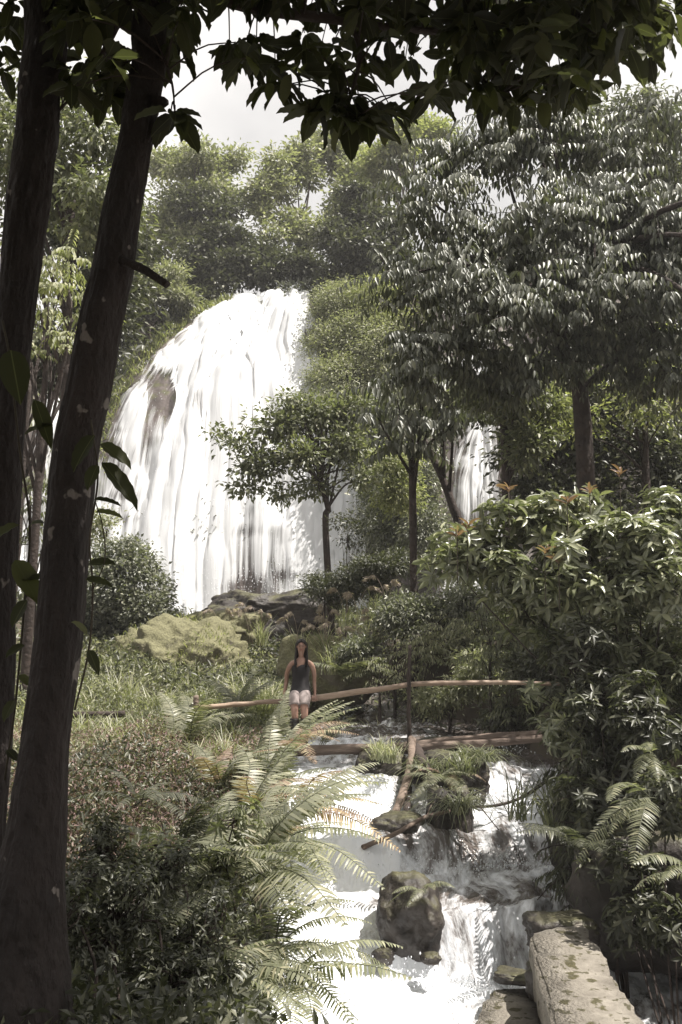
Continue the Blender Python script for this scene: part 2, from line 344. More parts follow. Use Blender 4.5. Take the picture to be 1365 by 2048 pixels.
gf = gridfaces(len(ys), len(xs)); yc = Y.ravel()[gf[:, 0]]; xc = X.ravel()[gf[:, 0]]
iscl = (yc > cliff_foot(xc) - .1) & (yc < cliff_foot(xc) + 10)
me = mkmesh('ground', np.stack([X, Y, Z], -1).reshape(-1, 3), [gf], M['ground']); me.materials.append(M['cliff'])
me.polygons.foreach_set('material_index', iscl.astype(np.int32))
tag(link('ground', me), kind='structure')

# ------------------------------------------------------------------ stream
xs = np.arange(-1.7, 4.0, .03); ys = np.concatenate([np.arange(-4, 7, .12), np.arange(7, 14.4, .022), np.arange(14.4, 20.5, .05), np.arange(20.5, 33, .15)])
X, Y = np.meshgrid(xs, ys)
Xs = X + np.where(Y > 20, I(Y, [20, 33], [0, -5]), 0)
Wz = level(Xs, Y)
g = np.abs(np.gradient(Wz, axis=0) / np.gradient(Y, axis=0))
turb = .05 * fbm(Xs * 3.1, Y * 2.2, 0, 5, 41, .6) + .03 * np.clip(g, 0, 2) * fbm(Xs * 9, Y * 1.5, 0, 3, 43)
px_, py_ = pix(Xs, Y, Wz)
foam = I(g, [0, .15, .6, 2], [.25, .30, .30, .29])
foam += .34 * np.exp(-((Y - 9.45) / .35) ** 2) * (Xs > -.2) + .42 * np.exp(-((Y - 11.05) / .40) ** 2) + .22 * np.exp(-((Y - 12.7) / .35) ** 2)
foam += .45 * sm(.75, .15, Xs + .25 * vn(Xs * 2, Y * 2, 0, 8)) * sm(14.7, 13.5, Y)           # white left chute
foam += .62 * sm(1.7, .4, Xs) * sm(9.9, 9.2, Y) + .10 * sm(9.3, 8.6, Y)
foam += .10 * sm(11.0, 12.5, Y) * sm(14.8, 14, Y) + .25 * sm(14.2, 15, Y) * sm(18, 16.5, Y) * sm(1.6, .3, Xs)
foam += .16 * sm(.9, 1.3, Xs) * (np.exp(-((Y - 9.85) / .35) ** 2) + .9 * sm(11.4, 12, Y) * sm(14.6, 14, Y))
foam += .14 * vn(Xs * 1.3, Y * .8, 0, 71)
foam = np.clip(foam, .05, 1.15)
V = np.stack([Xs, Y, Wz + turb], -1).reshape(-1, 3)
dist = np.cumsum(np.hypot(np.gradient(Wz, axis=0), np.gradient(Y, axis=0)), axis=0)
uv = np.stack([Xs + .15 * vn(Xs * 2, Y * 2, 0, 4), dist * .8, foam], -1).reshape(-1, 3)
me = mkmesh('stream_water', V, [gridfaces(len(ys), len(xs))], M['water'], True, uv)
tag(link('water', me), kind='structure')

# ------------------------------------------------------------------ waterfalls
def waterfall(x0, x1, lpts, rpts, holes, label, group, zoff=.18, nx=230, nt=260, dens=1.12, vscale=1.0):
    xs = np.linspace(x0, x1, nx); ts = np.linspace(-.01, 1.06, nt)
    X, T = np.meshgrid(xs, ts); Yy = cliff_foot(X) + T * 9
    Zs = height(X, Yy)
    px, py = pix(X, Yy, Zs)
    ly = [a for a, b in lpts]; lx = [b for a, b in lpts]; ry = [a for a, b in rpts]; rx = [b for a, b in rpts]
    L = np.interp(py, ly, lx); Rr = np.interp(py, ry, rx)
    q = (px - L) / (Rr - L); edge = np.minimum(px - L + 12 * vn(py * .03, py * 0, 0, 61), Rr - px + 8 * vn(py * .05, py * 0, 0, 62))
    cov = dens + .0 * px
    cov = cov - .45 * (1 - sm(0, 34, edge))
    for (hx, hy, rx_, ry_, s) in holes: cov = cov - s * np.exp(-(((px - hx) / rx_) ** 2 + ((py - hy) / ry_) ** 2))
    cov = cov - .45 * np.maximum(0, fbm(px * .03, py * .007, 0, 4, 67)) * (.35 + .45 * sm(.40, .1, q) + .5 * sm(980, 1150, py))
    cov = cov - .25 * np.maximum(0, vn(px * .012, py * .045, 0, 68)) 
    G = np.stack([X, Yy, Zs], -1); N = nrm(np.cross(np.gradient(G, axis=1), np.gradient(G, axis=0)))
    N = np.where(N[..., 2:3] < 0, -N, N)
    bulge = zoff + .16 * np.abs(vn(q * 5, T * 9 + vn(q * 7, T, 0, 3), 0, 69)) + .09 * vn(q * 26, T * 1.3, 0, 64) + .04 * vn(q * 80, T * 5, 0, 65)
    G = G + N * bulge[..., None]
    f = gridfaces(nt, nx); ok = (edge.ravel()[f] > -3).all(1) & (py.ravel()[f] < 1400).all(1)
    f = f[ok]; used = np.unique(f); mp = np.zeros(nt * nx, int); mp[used] = np.arange(len(used))
    uv = np.stack([q * vscale, T, cov], -1).reshape(-1, 3)[used]
    me = mkmesh('waterfall', G.reshape(-1, 3)[used], [mp[f]], M['fall'], True, uv)
    o = link('waterfall', me); tag(o, label, 'waterfall', group); return o
waterfall(-10.5, 2.2, [(590, 474), (612, 446), (627, 424), (678, 356), (729, 304), (791, 256), (852, 227), (919, 206), (996, 186), (1080, 172), (1300, 160)],
          [(590, 622), (680, 632), (760, 660), (900, 728), (1060, 735), (1300, 740)],
          [(332, 800, 22, 52, 1.3), (300, 880, 15, 50, .7), (400, 815, 34, 46, .55), (235, 930, 36, 120, .42), (275, 960, 24, 90, .3), (350, 1000, 16, 100, .25), (490, 1120, 30, 110, .62), (560, 1130, 40, 120, .45), (500, 1200, 40, 40, .8), (610, 690, 14, 60, .4), (600, 1170, 60, 40, .3), (525, 606, 8, 16, .9)],
          'broad sunlit white waterfall fanning down the cliff in the middle', None)
waterfall(-13.5, -8.6, [(740, 128), (790, 92), (850, 66), (950, 46), (1100, 30), (1300, 20)], [(740, 140), (850, 150), (1300, 165)],
          [(90, 960, 40, 90, .5), (110, 800, 20, 60, .2)], 'narrow waterfall seen between the two dark trunks at the left', None, nx=110, nt=160, dens=.95, vscale=.5)
waterfall(2.2, 6.6, [(820, 925), (860, 915), (900, 895), (980, 885), (1100, 880)], [(820, 990), (860, 1000), (1100, 1012)],
          [(905, 960, 26, 90, .55), (960, 1040, 50, 40, .4)], 'small waterfall behind the slender trunks at the right', None, nx=110, nt=160, dens=.9, vscale=.4)

# ------------------------------------------------------------------ rocks
def rock(loc, dim, seed, mt, label, group=None, name='rock', boxy=.0, rough=.13, rot=0, sub=5, cat='rock'):
    bm = bmesh.new(); bmesh.ops.create_icosphere(bm, subdivisions=sub, radius=1)
    V = np.array([v.co[:] for v in bm.verts]); F = np.array([[v.index for v in f.verts] for f in bm.faces]); bm.free()
    if boxy: V = V / (np.sum(np.abs(V) ** (2 + 6 * boxy), axis=1, keepdims=True) ** (1 / (2 + 6 * boxy)))
    d = 1 + rough * fbm(V[:, 0] * 1.3 + seed * 7, V[:, 1] * 1.3, V[:, 2] * 1.3, 5, seed, .6) - (.0 if name == 'mossy_rock' else .07) * np.abs(vn(V[:, 0] * 3.2, V[:, 1] * 3.2, V[:, 2] * 3.2, seed + 3))
    V = V * d[:, None] * np.array(dim) / 2
    c, s = math.cos(rot), math.sin(rot); V = V @ np.array([[c, s, 0], [-s, c, 0], [0, 0, 1]])
    o = link(name, mkmesh(name, V, [F], mt), None, tuple(loc)); return tag(o, label, cat, group)
rk = [  # px, py(centre), d, (w,dep,h) , boxy, label
    (820, 1835, 9.9, (.66, .8, .84), .06, 'big mossy boulder parting the white water left of the low fall'),
    (766, 1912, 9.5, (.15, .2, .14), .2, 'small wet stone at the lower left foot of the mossy boulder'),
    (862, 1916, 9.45, (.17, .16, .10), .2, 'small wet stone at the lower right foot of the mossy boulder'),
    (765, 1540, 14.0, (.72, .9, .62), .4, 'dark mossy rock just under the log bridge, left of its forked legs'),
    (905, 1560, 13.3, (.62, .9, .72), .4, 'dark grass-topped rock right of the bridge legs'),
    (900, 1650, 12.0, (.42, .5, .85), .4, 'tall narrow dark rock hung with roots below the bridge'),
    (800, 1660, 12.0, (.6, .6, .4), .3, 'low dark rock at the foot of the bridge legs'),
    (880, 1490, 15.4, (.9, .6, .22), .3, 'flat wet rock in the upper stream behind the log'),
    (1120, 1865, 9.1, (.45, .6, .3), .3, 'wet rock under the far end of the concrete beam'),
    (1040, 1955, 8.8, (.42, .25, .10), .3, 'dark ragged rock beside the pale slab at the bottom'),
    (1135, 1990, 8.3, (.28, .9, .3), .3, 'dark rubble wedged under the concrete beam'),
    (1190, 1660, 10.9, (.9, .9, 1.0), .3, 'shaded bank rock at the right edge of the cascade'),
    (1330, 1790, 9.6, (1.5, 1.2, 1.3), .3, 'large shadowed boulder under the ferns at the right'),
]
for i, (px, py, d, dim, bx, lb) in enumerate(rk): rock(P(px, py, d), dim, 11 + i * 3, M['rock'], lb, 'rocks in the stream', boxy=bx, rot=i)
rock(P(372, 1366, 22.5), (3.7, 3.4, 2.9), 5, M['moss'], 'yellow-green moss-covered rounded rock mound below the waterfall', None, 'mossy_rock', .0, .26, sub=6)
rock(P(440, 1262, 25), (2.2, 1.6, 1.0), 8, M['moss'], 'greyish rock shelf behind the moss mound at the waterfall foot', None, 'mossy_rock', .15, .2)
rock(P(660, 1345, 20.6), (1.9, 1.2, 1.4), 9, M['moss'], 'mossy brown earth boulder right behind the woman', None, 'mossy_rock', .2, .2)
rock(P(545, 1225, 29), (3.4, 2, 1.3), 14, M['rock'], 'dark rock ledge at the foot of the main waterfall', None, 'rock', .2, .25)
# pale slab and the concrete beam
def slab(corners, ztop, thick, mt, label, name, cat, seed, bump=.02, cuts=26):
    """corners: four (x,y) counter-clockwise from near-left; an irregular bevelled block"""
    bm = bmesh.new(); vb = [bm.verts.new((x, y, ztop - thick)) for x, y in corners]; vt = [bm.verts.new((x, y, ztop)) for x, y in corners]
    bm.faces.new(vt); bm.faces.new(vb[::-1])
    for i in range(4): bm.faces.new([vb[i], vb[(i + 1) % 4], vt[(i + 1) % 4], vt[i]])
    bmesh.ops.bevel(bm, geom=bm.edges[:], offset=.025, segments=2, affect='EDGES')
    bmesh.ops.triangulate(bm, faces=[f for f in bm.faces if len(f.verts) > 4])
    for _ in range(5):
        es = [e for e in bm.edges if e.calc_length() > .07]
        if not es: break
        bmesh.ops.subdivide_edges(bm, edges=es, cuts=1)
    bmesh.ops.triangulate(bm, faces=bm.faces[:]); bm.normal_update()
    V = np.array([v.co[:] for v in bm.verts]); N = np.array([v.normal[:] for v in bm.verts]); F = np.array([[v.index for v in f.verts] for f in bm.faces]); bm.free()
    V = V + np.stack([.02 * vn(V[:, 1] * 2.2, V[:, 2] * 4, 0, seed + 9), .03 * vn(V[:, 0] * 4, V[:, 2] * 4, 0, seed + 8), 0 * V[:, 0]], 1) + N * (bump * fbm(V[:, 0] * 3, V[:, 1] * 3, V[:, 2] * 3, 4, seed) + bump * .8 * np.minimum(0, vn(V[:, 0] * 9, V[:, 1] * 9, V[:, 2] * 9, seed)))[:, None]
    c = V.mean(0); o = link(name, mkmesh(name, V - c, [F], mt, True), None, tuple(c)); return tag(o, label, cat)
def PZ(px, py, z):
    q = P(px, py, 1.0); k = z / q[2]; return (float(q[0] * k), float(k))
slab([PZ(1122, 2125, -2.65), PZ(1355, 2125, -2.65), PZ(1166, 1840, -2.65), PZ(1062, 1864, -2.65)], -2.65, .42, M['concrete'],
     'long pale concrete beam spotted with moss lying at the bottom right', 'concrete_beam', 'concrete beam', 3, .034)
slab([PZ(905, 2120, -3.2), PZ(1085, 2120, -3.2), PZ(1075, 1985, -3.2), PZ(985, 1988, -3.2)], -3.14, .4, M['concrete'],
     'smaller pale stone slab half in the water left of the concrete beam', 'stone_slab', 'stone slab', 6, .03)

# ------------------------------------------------------------------ log footbridge
DB = 14.0
fb = thing('footbridge', 'rough log footbridge with a pole handrail crossing the stream', 'footbridge', P(820, 1500, DB))
def pole(pts, r0, r1, n=26, seg=12, jit=.12):
    mb = MB(); q = spline(pts, n); q = q + .006 * np.stack([vn(np.arange(n) * .7, 0, 0, k) for k in (1, 2, 3)], 1)
    tube(mb, q, np.linspace(r0, r1, n), seg, jit); return mb
part('log', pole([P(470, 1500, 13.9), P(640, 1497, 14.0), P(820, 1494, 14.05), P(1000, 1484, 14.1), P(1190, 1466, 14.1)], .052, .055), M['log'], fb)
part('log', pole([P(780, 1497, 14.25), P(940, 1479, 14.3), P(1170, 1461, 14.35)], .075, .055), M['log'], fb)
part('log', pole([P(480, 1512, 14.2), P(640, 1504, 14.2), P(830, 1500, 14.22)], .05, .05), M['log'], fb)
part('handrail', pole([P(605, 1399, 14.15), P(650, 1393, 14.1), P(740, 1381, 14.1), P(830, 1369, 14.1), P(960, 1365, 14.15), P(1120, 1367, 14.3)], .048, .03), M['bamboo'], fb)
part('handrail', pole([P(398, 1415, 14.0), P(500, 1407, 14.05), P(625, 1397, 14.12)], .036, .034), M['bamboo'], fb)
part('post', pole([P(820, 1290, 14.02), P(818, 1390, 14.0), P(819, 1490, 13.98)], .024, .034, jit=.2), M['bark2'], fb)
part('post', pole([P(392, 1392, 14.0), P(394, 1475, 14.0)], .04, .045, jit=.2), M['log'], fb)
part('leg', pole([P(824, 1478, 13.85), P(822, 1530, 13.3), P(808, 1580, 12.8), P(788, 1632, 12.3)], .055, .05, jit=.25), M['log'], fb)
part('leg', pole([P(832, 1494, 13.85), P(848, 1530, 13.0), P(866, 1566, 12.5)], .07, .06, jit=.25), M['bark2'], fb)
part('leg', pole([P(826, 1500, 13.9), P(818, 1570, 13.1), P(812, 1640, 12.35)], .05, .045, jit=.25), M['bark2'], fb)
part('rope', pole([P(812, 1488, 13.86), P(832, 1486, 13.86), P(836, 1500, 13.9), P(812, 1502, 13.86), P(810, 1490, 13.9)], .012, .012, 20, 6), M['log'], fb)
# fallen branches
def branch(label, pts, r0, r1, side, mt, name='fallen_branch'):
    mb = MB(); q = spline(pts, 30); tube(mb, q, np.linspace(r0, r1, 30), 8, .2)
    for (i, v, r) in side:
        tube(mb, spline([q[i], q[i] + np.array(v) * .5 + np.array([0, 0, .03]), q[i] + np.array(v)], 8), np.linspace(r, r * .4, 8), 6)
    c = q[0]; me = mb.mesh(name, mt); me.transform(Matrix.Translation((-c[0], -c[1], -c[2]))); o = link(name, me, None, tuple(c)); return tag(o, label, 'branch', 'branches fallen across the stream')
branch('thin dark bent branch arching over the right cascade', [P(925, 1612, 12.1), P(985, 1612, 12.2), P(1040, 1597, 12.3), P(1085, 1568, 12.4), P(1110, 1545, 12.5)], .014, .028,
       [(12, (.22, .05, .2), .006), (8, (-.1, 0, .16), .005), (14, (.05, 0, -.25), .005), (20, (-.12, .02, -.12), .014)], M['bark2'])
branch('long pale dead branch slanting from the ferns to the rock below the bridge', [P(725, 1695, 11.2), P(790, 1668, 11.4), P(850, 1635, 11.6), P(900, 1622, 11.8)], .03, .022, [(20, (.1, .1, .15), .008)], M['log'])
branch('small dark twig dangling in front of the right cascade', [P(960, 1612, 12), P(990, 1650, 11.9), P(1025, 1690, 11.8)], .009, .004, [(10, (.06, 0, .1), .004)], M['bark2'])
branch('dark drooping twig at the right edge of the middle pool', [P(1135, 1755, 9.9), P(1105, 1768, 9.9), P(1075, 1800, 9.8)], .012, .005, [(15, (-.02, 0, -.15), .005)], M['bark2'])
branch('fallen mossy log lying in the bushes at the left', [P(20, 1432, 15.5), P(130, 1430, 15.5), P(250, 1428, 15.4)], .06, .05, [], M['bark2'], 'fallen_log')

# ------------------------------------------------------------------ crowns
def blobs_px(bl):
    """(px,py,rx,ry,d[,rd]) -> world ellipsoids"""
    o = []
    for b in bl:
        px, py, rx, ry, d = b[:5]; rd = b[5] if len(b) > 5 else (rx + ry) / 2
        o.append((P(px, py, d), np.array([rx, rd, ry]) / 1992 * d))
    return o
def fracture(blobs, k=7, f=.46):
    o = []
    for c, r in blobs:
        if r.max() < .12: o.append((c, r)); continue
        o.append((c, r * .55))
        for u in nrm(rv(k)):
            g = f * rng.uniform(.55, 1.15); o.append((c + u * r * rng.uniform(.5, .92), np.array([g, g, g * .75]) * (r * .6 + r.mean() * .4)))
    return o
def sample(blobs, ncl, shell=.5, frac=True):
    blobs = fracture(blobs) if frac else blobs
    vol = np.array([np.prod(r) ** .667 for c, r in blobs]); nn = np.maximum(1, (ncl * vol / vol.sum()).astype(int))
    C, O = [], []
    for (c, r), n in zip(blobs, nn):
        u = nrm(rv(n)); rad = (shell + (1 - shell) * rng.random(n)) ; rad = np.where(rng.random(n) < .25, rng.random(n) * .8, rad)
        rad = rad * (1 + .30 * vn(u[:, 0] * 2.2 + c[0], u[:, 1] * 2.2 + c[1], u[:, 2] * 2.2 + c[2], 77))
        C.append(c + u * r * rad[:, None]); O.append(nrm(u / r * r.mean()))
    return np.vstack(C), np.vstack(O)
def crown_fine(mb, blobs, ncl, k, cs, L, asp=.45, droop=.2, shell=.55, T=TQ, up=1.0, frac=True):
    C, O = sample(blobs, ncl, shell, frac); n = len(C)
    c = np.repeat(C, k, 0); o = np.repeat(O, k, 0)
    off = rv(n * k, cs) * np.array([1, 1, .6]); p = c + off
    D = nrm(o * .5 + off / cs * .35 + rv(n * k, .5) - np.array([0, 0, droop]))
    N = nrm(np.array([0, 0, up]) + o * .6 + rv(n * k, .5))
    l = L * rng.uniform(.65, 1.25, n * k); leaves(mb, p, D, N, l, l * asp, T); return C
def crown_spray(mb, tw, blobs, ncl, M_=9, Ls=.9, L=.2, W=.33, shell=.6, T=TQ, droopD=1.0, twr=.006):
    C, O = sample(blobs, ncl, shell); n = len(C)
    oh = O * np.array([1, 1, .25]) + rv(n, .35) * np.array([1, 1, .2]); oh = nrm(oh)
    side = nrm(np.cross(oh, np.array([0, 0, 1.0]))); ls = Ls * rng.uniform(.6, 1.2, n)
    s = np.linspace(.08, 1, M_)
    arc = .18 * s - .42 * s * s
    pos = C[:, None, :] + ls[:, None, None] * (s[None, :, None] * oh[:, None, :] + arc[None, :, None] * np.array([0, 0, 1.0]))
    for sg in (-1, 1):
        D = -droopD * np.array([0, 0, 1.0]) + .55 * sg * side[:, None, :] + .35 * oh[:, None, :] + rng.normal(0, .18, (n, M_, 3))
        N = .9 * oh[:, None, :] + np.array([0, 0, .7]) + .5 * sg * side[:, None, :] + rng.normal(0, .22, (n, M_, 3))
        ll = L * (1 - .35 * s[None, :]) * rng.uniform(.75, 1.2, (n, M_))
        p = pos + (.02 * sg) * side[:, None, :]
        leaves(mb, p.reshape(-1, 3), nrm(D).reshape(-1, 3), nrm(N).reshape(-1, 3), ll.ravel(), ll.ravel() * W, T)
    if tw is not None:
        for i in range(0, n, 3):
            tube(tw, pos[i][::3], twr, 4, cap=False)
    return C
def limbs(mb, trunk, r, targets, n=10, seg=6, r0=None):
    """limbs from points along the trunk to the given targets"""
    m = len(trunk)
    for i in range(min(n, len(targets))):
        t = targets[int(i * len(targets) / n)]
        k = int(m * rng.uniform(.45, .98)); k = min(k, m - 1); a = trunk[k]
        mid = (a + t) / 2 + np.array([0, 0, .12 * np.linalg.norm(t - a)]) + rv(1, .05 * np.linalg.norm(t - a))[0]
        rr = (r0 or r[k] * .5); tube(mb, spline([a, mid, t], 9), np.linspace(rr, rr * .25, 9), seg)
def tree(name, label, group, trunk_px, r_base, r_top, blobs, style, mt, bark='bark2', nl=14, cat='tree', seat=True, extra=(), **kw):
    pts = [P(*q) for q in trunk_px]
    if seat: b = pts[0].copy(); b[2] = ground(b[0], b[1]) - .15; pts[0] = b if b[2] < pts[1][2] else pts[0]
    q = spline(pts, 22); r = np.linspace(r_base, r_top, 22)
    root = thing(name, label, cat, q[0], group)
    tm = MB(); tube(tm, q, r, 12, .15)
    cm = MB(); B = blobs_px(blobs)
    B = B + [(np.array(e[:3]), np.array(e[3:])) for e in extra]
    if style == 'spray': C = crown_spray(cm, tm, B, **kw)
    else: C = crown_fine(cm, B, **kw)
    C = C[np.linalg.norm(C - q[-1], axis=1) < 3.6] if len(extra) else C; limbs(tm, q, r, C[rng.permutation(len(C))], nl)
    for e in extra: tube(tm, spline([q[-4], (q[-4] + np.array(e[:3])) / 2 + np.array([0, 0, .5]), np.array(e[:3])], 12), np.linspace(.06, .02, 12), 6)
    part('trunk', tm, M[bark], root); part('crown', cm, M[mt], root)
    return root

# far trees on top of the cliff
G1 = 'trees on the hill above the waterfall'
far = [
 ('tall grey-green rounded tree at the left above the waterfall crest', [(410, 640, 47), (400, 450, 48)], [(395, 350, 80, 55, 48), (345, 430, 75, 70, 48), (440, 420, 60, 70, 48), (400, 500, 90, 70, 47), (330, 350, 40, 40, 49), (300, 470, 60, 90, 48), (455, 350, 45, 30, 49)], 'pale', 1500),
 ('dark broad tree crown just left of the falls crest', [(430, 640, 45), (430, 540, 45)], [(440, 500, 55, 50, 45), (460, 555, 45, 50, 44.5), (380, 560, 60, 50, 45), (410, 450, 60, 45, 46)], 'dark', 1100),
 ('light feathery tree with sky gaps right above the falls crest', [(590, 620, 47), (600, 420, 48)], [(560, 390, 45, 70, 48), (610, 360, 50, 55, 49), (650, 330, 60, 50, 50), (600, 470, 70, 60, 47), (530, 440, 30, 70, 47)], 'pale', 800),
 ('low dark thicket tree filling the notch between the two crests', [(550, 620, 45), (550, 570, 45)], [(550, 555, 55, 35, 45), (520, 520, 45, 45, 46), (600, 540, 50, 45, 45)], 'dark', 800),
 ('thin pale tree half lost in the glare under the drooping leaves', [(690, 600, 46), (700, 430, 47)], [(700, 350, 60, 60, 50), (740, 400, 60, 60, 49), (690, 430, 50, 50, 48)], 'pale', 600),
 ('dark ivy-clad tree standing right of the falls crest', [(710, 620, 42), (700, 500, 42)], [(690, 500, 50, 60, 42), (720, 440, 50, 60, 43), (740, 530, 50, 70, 42), (675, 560, 40, 40, 42), (780, 460, 60, 80, 43)], 'dark', 1300),
 ('bright bushy tree rising behind the ivy-clad tree', [(810, 600, 46), (810, 430, 47)], [(800, 330, 60, 60, 47), (850, 300, 60, 60, 48), (760, 350, 40, 40, 47)], 'yellow', 600),
]
for lb, tr_, bl, m_, n_ in far:
    bl = [(b_[0], b_[1] - (28 if b_[1] < 460 else 5)) + tuple(b_[2:]) for b_ in bl]
    tree('broadleaf_tree', lb, G1, tr_, .22, .08, bl, 'fine', m_, nl=10, ncl=n_, k=15, cs=.26, L=.25, asp=.5, seat=False)
tree('broadleaf_tree', 'hazy tree with pointed leaves peeping out at the far right skyline', G1, [(1330, 700, 24), (1310, 350, 24)],
     .2, .06, [(1300, 290, 70, 90, 24), (1350, 380, 60, 110, 24), (1230, 270, 70, 70, 24), (1150, 230, 60, 50, 24), (1300, 230, 60, 50, 24)], 'fine', 'grey', ncl=900, k=14, cs=.25, L=.22, asp=.3, droop=.6)
tree('shrub', 'light grey-green rounded shrub just left of the falls crest', None, [(325, 640, 42), (325, 600, 42)], .08, .04, [(325, 575, 55, 40, 42), (290, 590, 35, 30, 42), (360, 600, 30, 30, 42)], 'fine', 'pale', cat='shrub', ncl=600, k=18, cs=.22, L=.2, asp=.35, seat=False)
tree('shrub', 'dark shrub mass under the rounded shrub beside the mossy ridge', None, [(300, 690, 41), (300, 650, 41)], .08, .04, [(300, 640, 80, 40, 42.5), (240, 660, 50, 50, 42), (390, 615, 50, 30, 44)], 'fine', 'dark', cat='shrub', ncl=700, k=16, cs=.25, L=.2, asp=.5, seat=False)
# trees at the left between and behind the trunks
G2 = 'trees behind the dark trunks at the left'
tree('broadleaf_tree', 'tall leafy tree with sky gaps standing behind the two dark trunks', G2, [(120, 1000, 20), (150, 300, 20)], .16, .05,
     [(180, 260, 90, 110, 19), (90, 330, 110, 130, 20), (200, 420, 80, 110, 19), (40, 230, 90, 120, 20), (160, 180, 70, 60, 20)], 'fine', 'mid', ncl=850, k=12, cs=.22, L=.17, asp=.42, droop=.5)
tree('broadleaf_tree', 'sunlit yellow-green tree behind the gap between the trunks', G2, [(60, 1000, 17), (100, 620, 17)], .10, .04,
     [(130, 600, 70, 90, 17), (90, 520, 80, 70, 17.5), (100, 690, 60, 60, 17), (20, 600, 60, 120, 17.5)], 'spray', 'yellow', ncl=150, M_=8, Ls=.5, L=.15, W=.4)
tree('broadleaf_tree', 'darker leafy tree below the yellow-green one at the far left', G2, [(20, 1150, 22), (60, 760, 22)], .14, .05,
     [(60, 700, 120, 90, 23), (210, 540, 90, 130, 25), (120, 450, 120, 90, 24), (200, 640, 60, 60, 24)], 'fine', 'dark', ncl=1000, k=14, cs=.3, L=.2, asp=.45)
tree('shrub', 'leafy bush low behind the left trunk beside the narrow waterfall', G2, [(80, 1250, 20), (60, 1000, 20)], .05, .02,
     [(60, 960, 60, 60, 20), (80, 1060, 60, 50, 20), (40, 1160, 70, 60, 20)], 'spray', 'mid', cat='shrub', ncl=70, M_=7, Ls=.5, L=.16, W=.4)
# shrubs hanging on the cliff right of the falls
G3 = 'bushes covering the cliff right of the waterfall'
hang = [
 ('pale fine-leaved bush at the top right edge of the waterfall', [(680, 620, 60, 60, 39.5), (720, 690, 70, 70, 38), (650, 700, 40, 60, 38.5)], 'pale', 2000),
 ('pale grassy bush hanging halfway down right of the waterfall', [(700, 780, 80, 80, 37), (660, 760, 50, 50, 37.5), (760, 740, 60, 110, 37)], 'pale', 2000),
 ('bright yellow-green bush at the shoulder of the cliff', [(760, 600, 60, 50, 38.5), (800, 660, 60, 60, 37.5)], 'yellow', 900),
 ('dusky bush on the lower cliff above the small tree', [(730, 870, 60, 80, 35.5), (790, 850, 60, 90, 35)], 'grey', 1400),
 ('brownish-green creeper curtain between the main and the small right fall', [(770, 1010, 55, 110, 33), (830, 960, 60, 110, 32), (850, 1060, 50, 60, 31)], 'grey', 1400),
 ('lit yellow-green bush behind the thin straight trunk', [(775, 930, 55, 45, 29), (800, 990, 45, 35, 29)], 'yellow', 500),
]
for lb, bl, m_, n_ in hang:
    p0 = bl[0]; tree('bush', lb, G3, [(p0[0], p0[1] + 40, p0[4] + 1.2), (p0[0], p0[1], p0[4] + .4)], .06, .03, bl, 'fine', m_, cat='bush', nl=6, ncl=n_, k=16, cs=.2, L=.13, asp=.4, seat=False, droop=.4, frac=False)
# mossy ridge grasses along the left edge of the falls
mb = MB(); n = 11000
xr = rng.uniform(_tx[4] - 1.5, _tx[7] + .2, n); fr = rng.uniform(.12, 1.0, n) ** .8; yr = cliff_foot(xr) + 9 * fr; zr_ = height(xr, yr)
pxr, pyr = pix(xr, yr, zr_); lim = np.interp(pyr, [590, 606, 640, 700, 760, 830, 900], [470, 452, 385, 318, 268, 232, 212]); ok = pxr < lim + 1
p = np.stack([xr, yr, zr_], 1)[ok]; leaves(mb, p, nrm(rv(len(p), .5) + np.array([0, -.4, .9])), nrm(rv(len(p))), rng.uniform(.15, .4, len(p)), .05)
tag(link('ridge_grass', mb.mesh('ridge_grass', M['yellow'])), kind='stuff')
# rough growth over every other part of the cliff and the hill behind, so no bare soil shows
mb = MB(); n = 60000
xr = rng.uniform(-26, 30, n); yr = cliff_foot(xr) + rng.uniform(-1.5, 26, n); zr_ = height(xr, yr); pxr, pyr = pix(xr, yr, zr_)
inm = (pxr > np.interp(pyr, [590, 640, 700, 760, 830, 900, 1080], [455, 375, 308, 258, 222, 202, 160]) - 5) & (pxr < np.interp(pyr, [590, 760, 900, 1300], [630, 668, 738, 748])) & (pyr > 596)
inm |= (pxr > 30) & (pxr < 170) & (pyr > 745); inm |= (pxr > 885) & (pxr < 1010) & (pyr > 830)
p = np.stack([xr, yr, zr_], 1)[~inm]; m_ = len(p); p += rng.uniform(0, .5, (m_, 1)) * np.array([0, -.3, 1])
leaves(mb, p, nrm(rv(m_) + np.array([0, -.4, .3])), nrm(rv(m_, .5) + np.array([0, -.4, .8])), rng.uniform(.2, .55, m_), .18)
tag(link('undergrowth', mb.mesh('undergrowth', M['dark'])), kind='stuff')

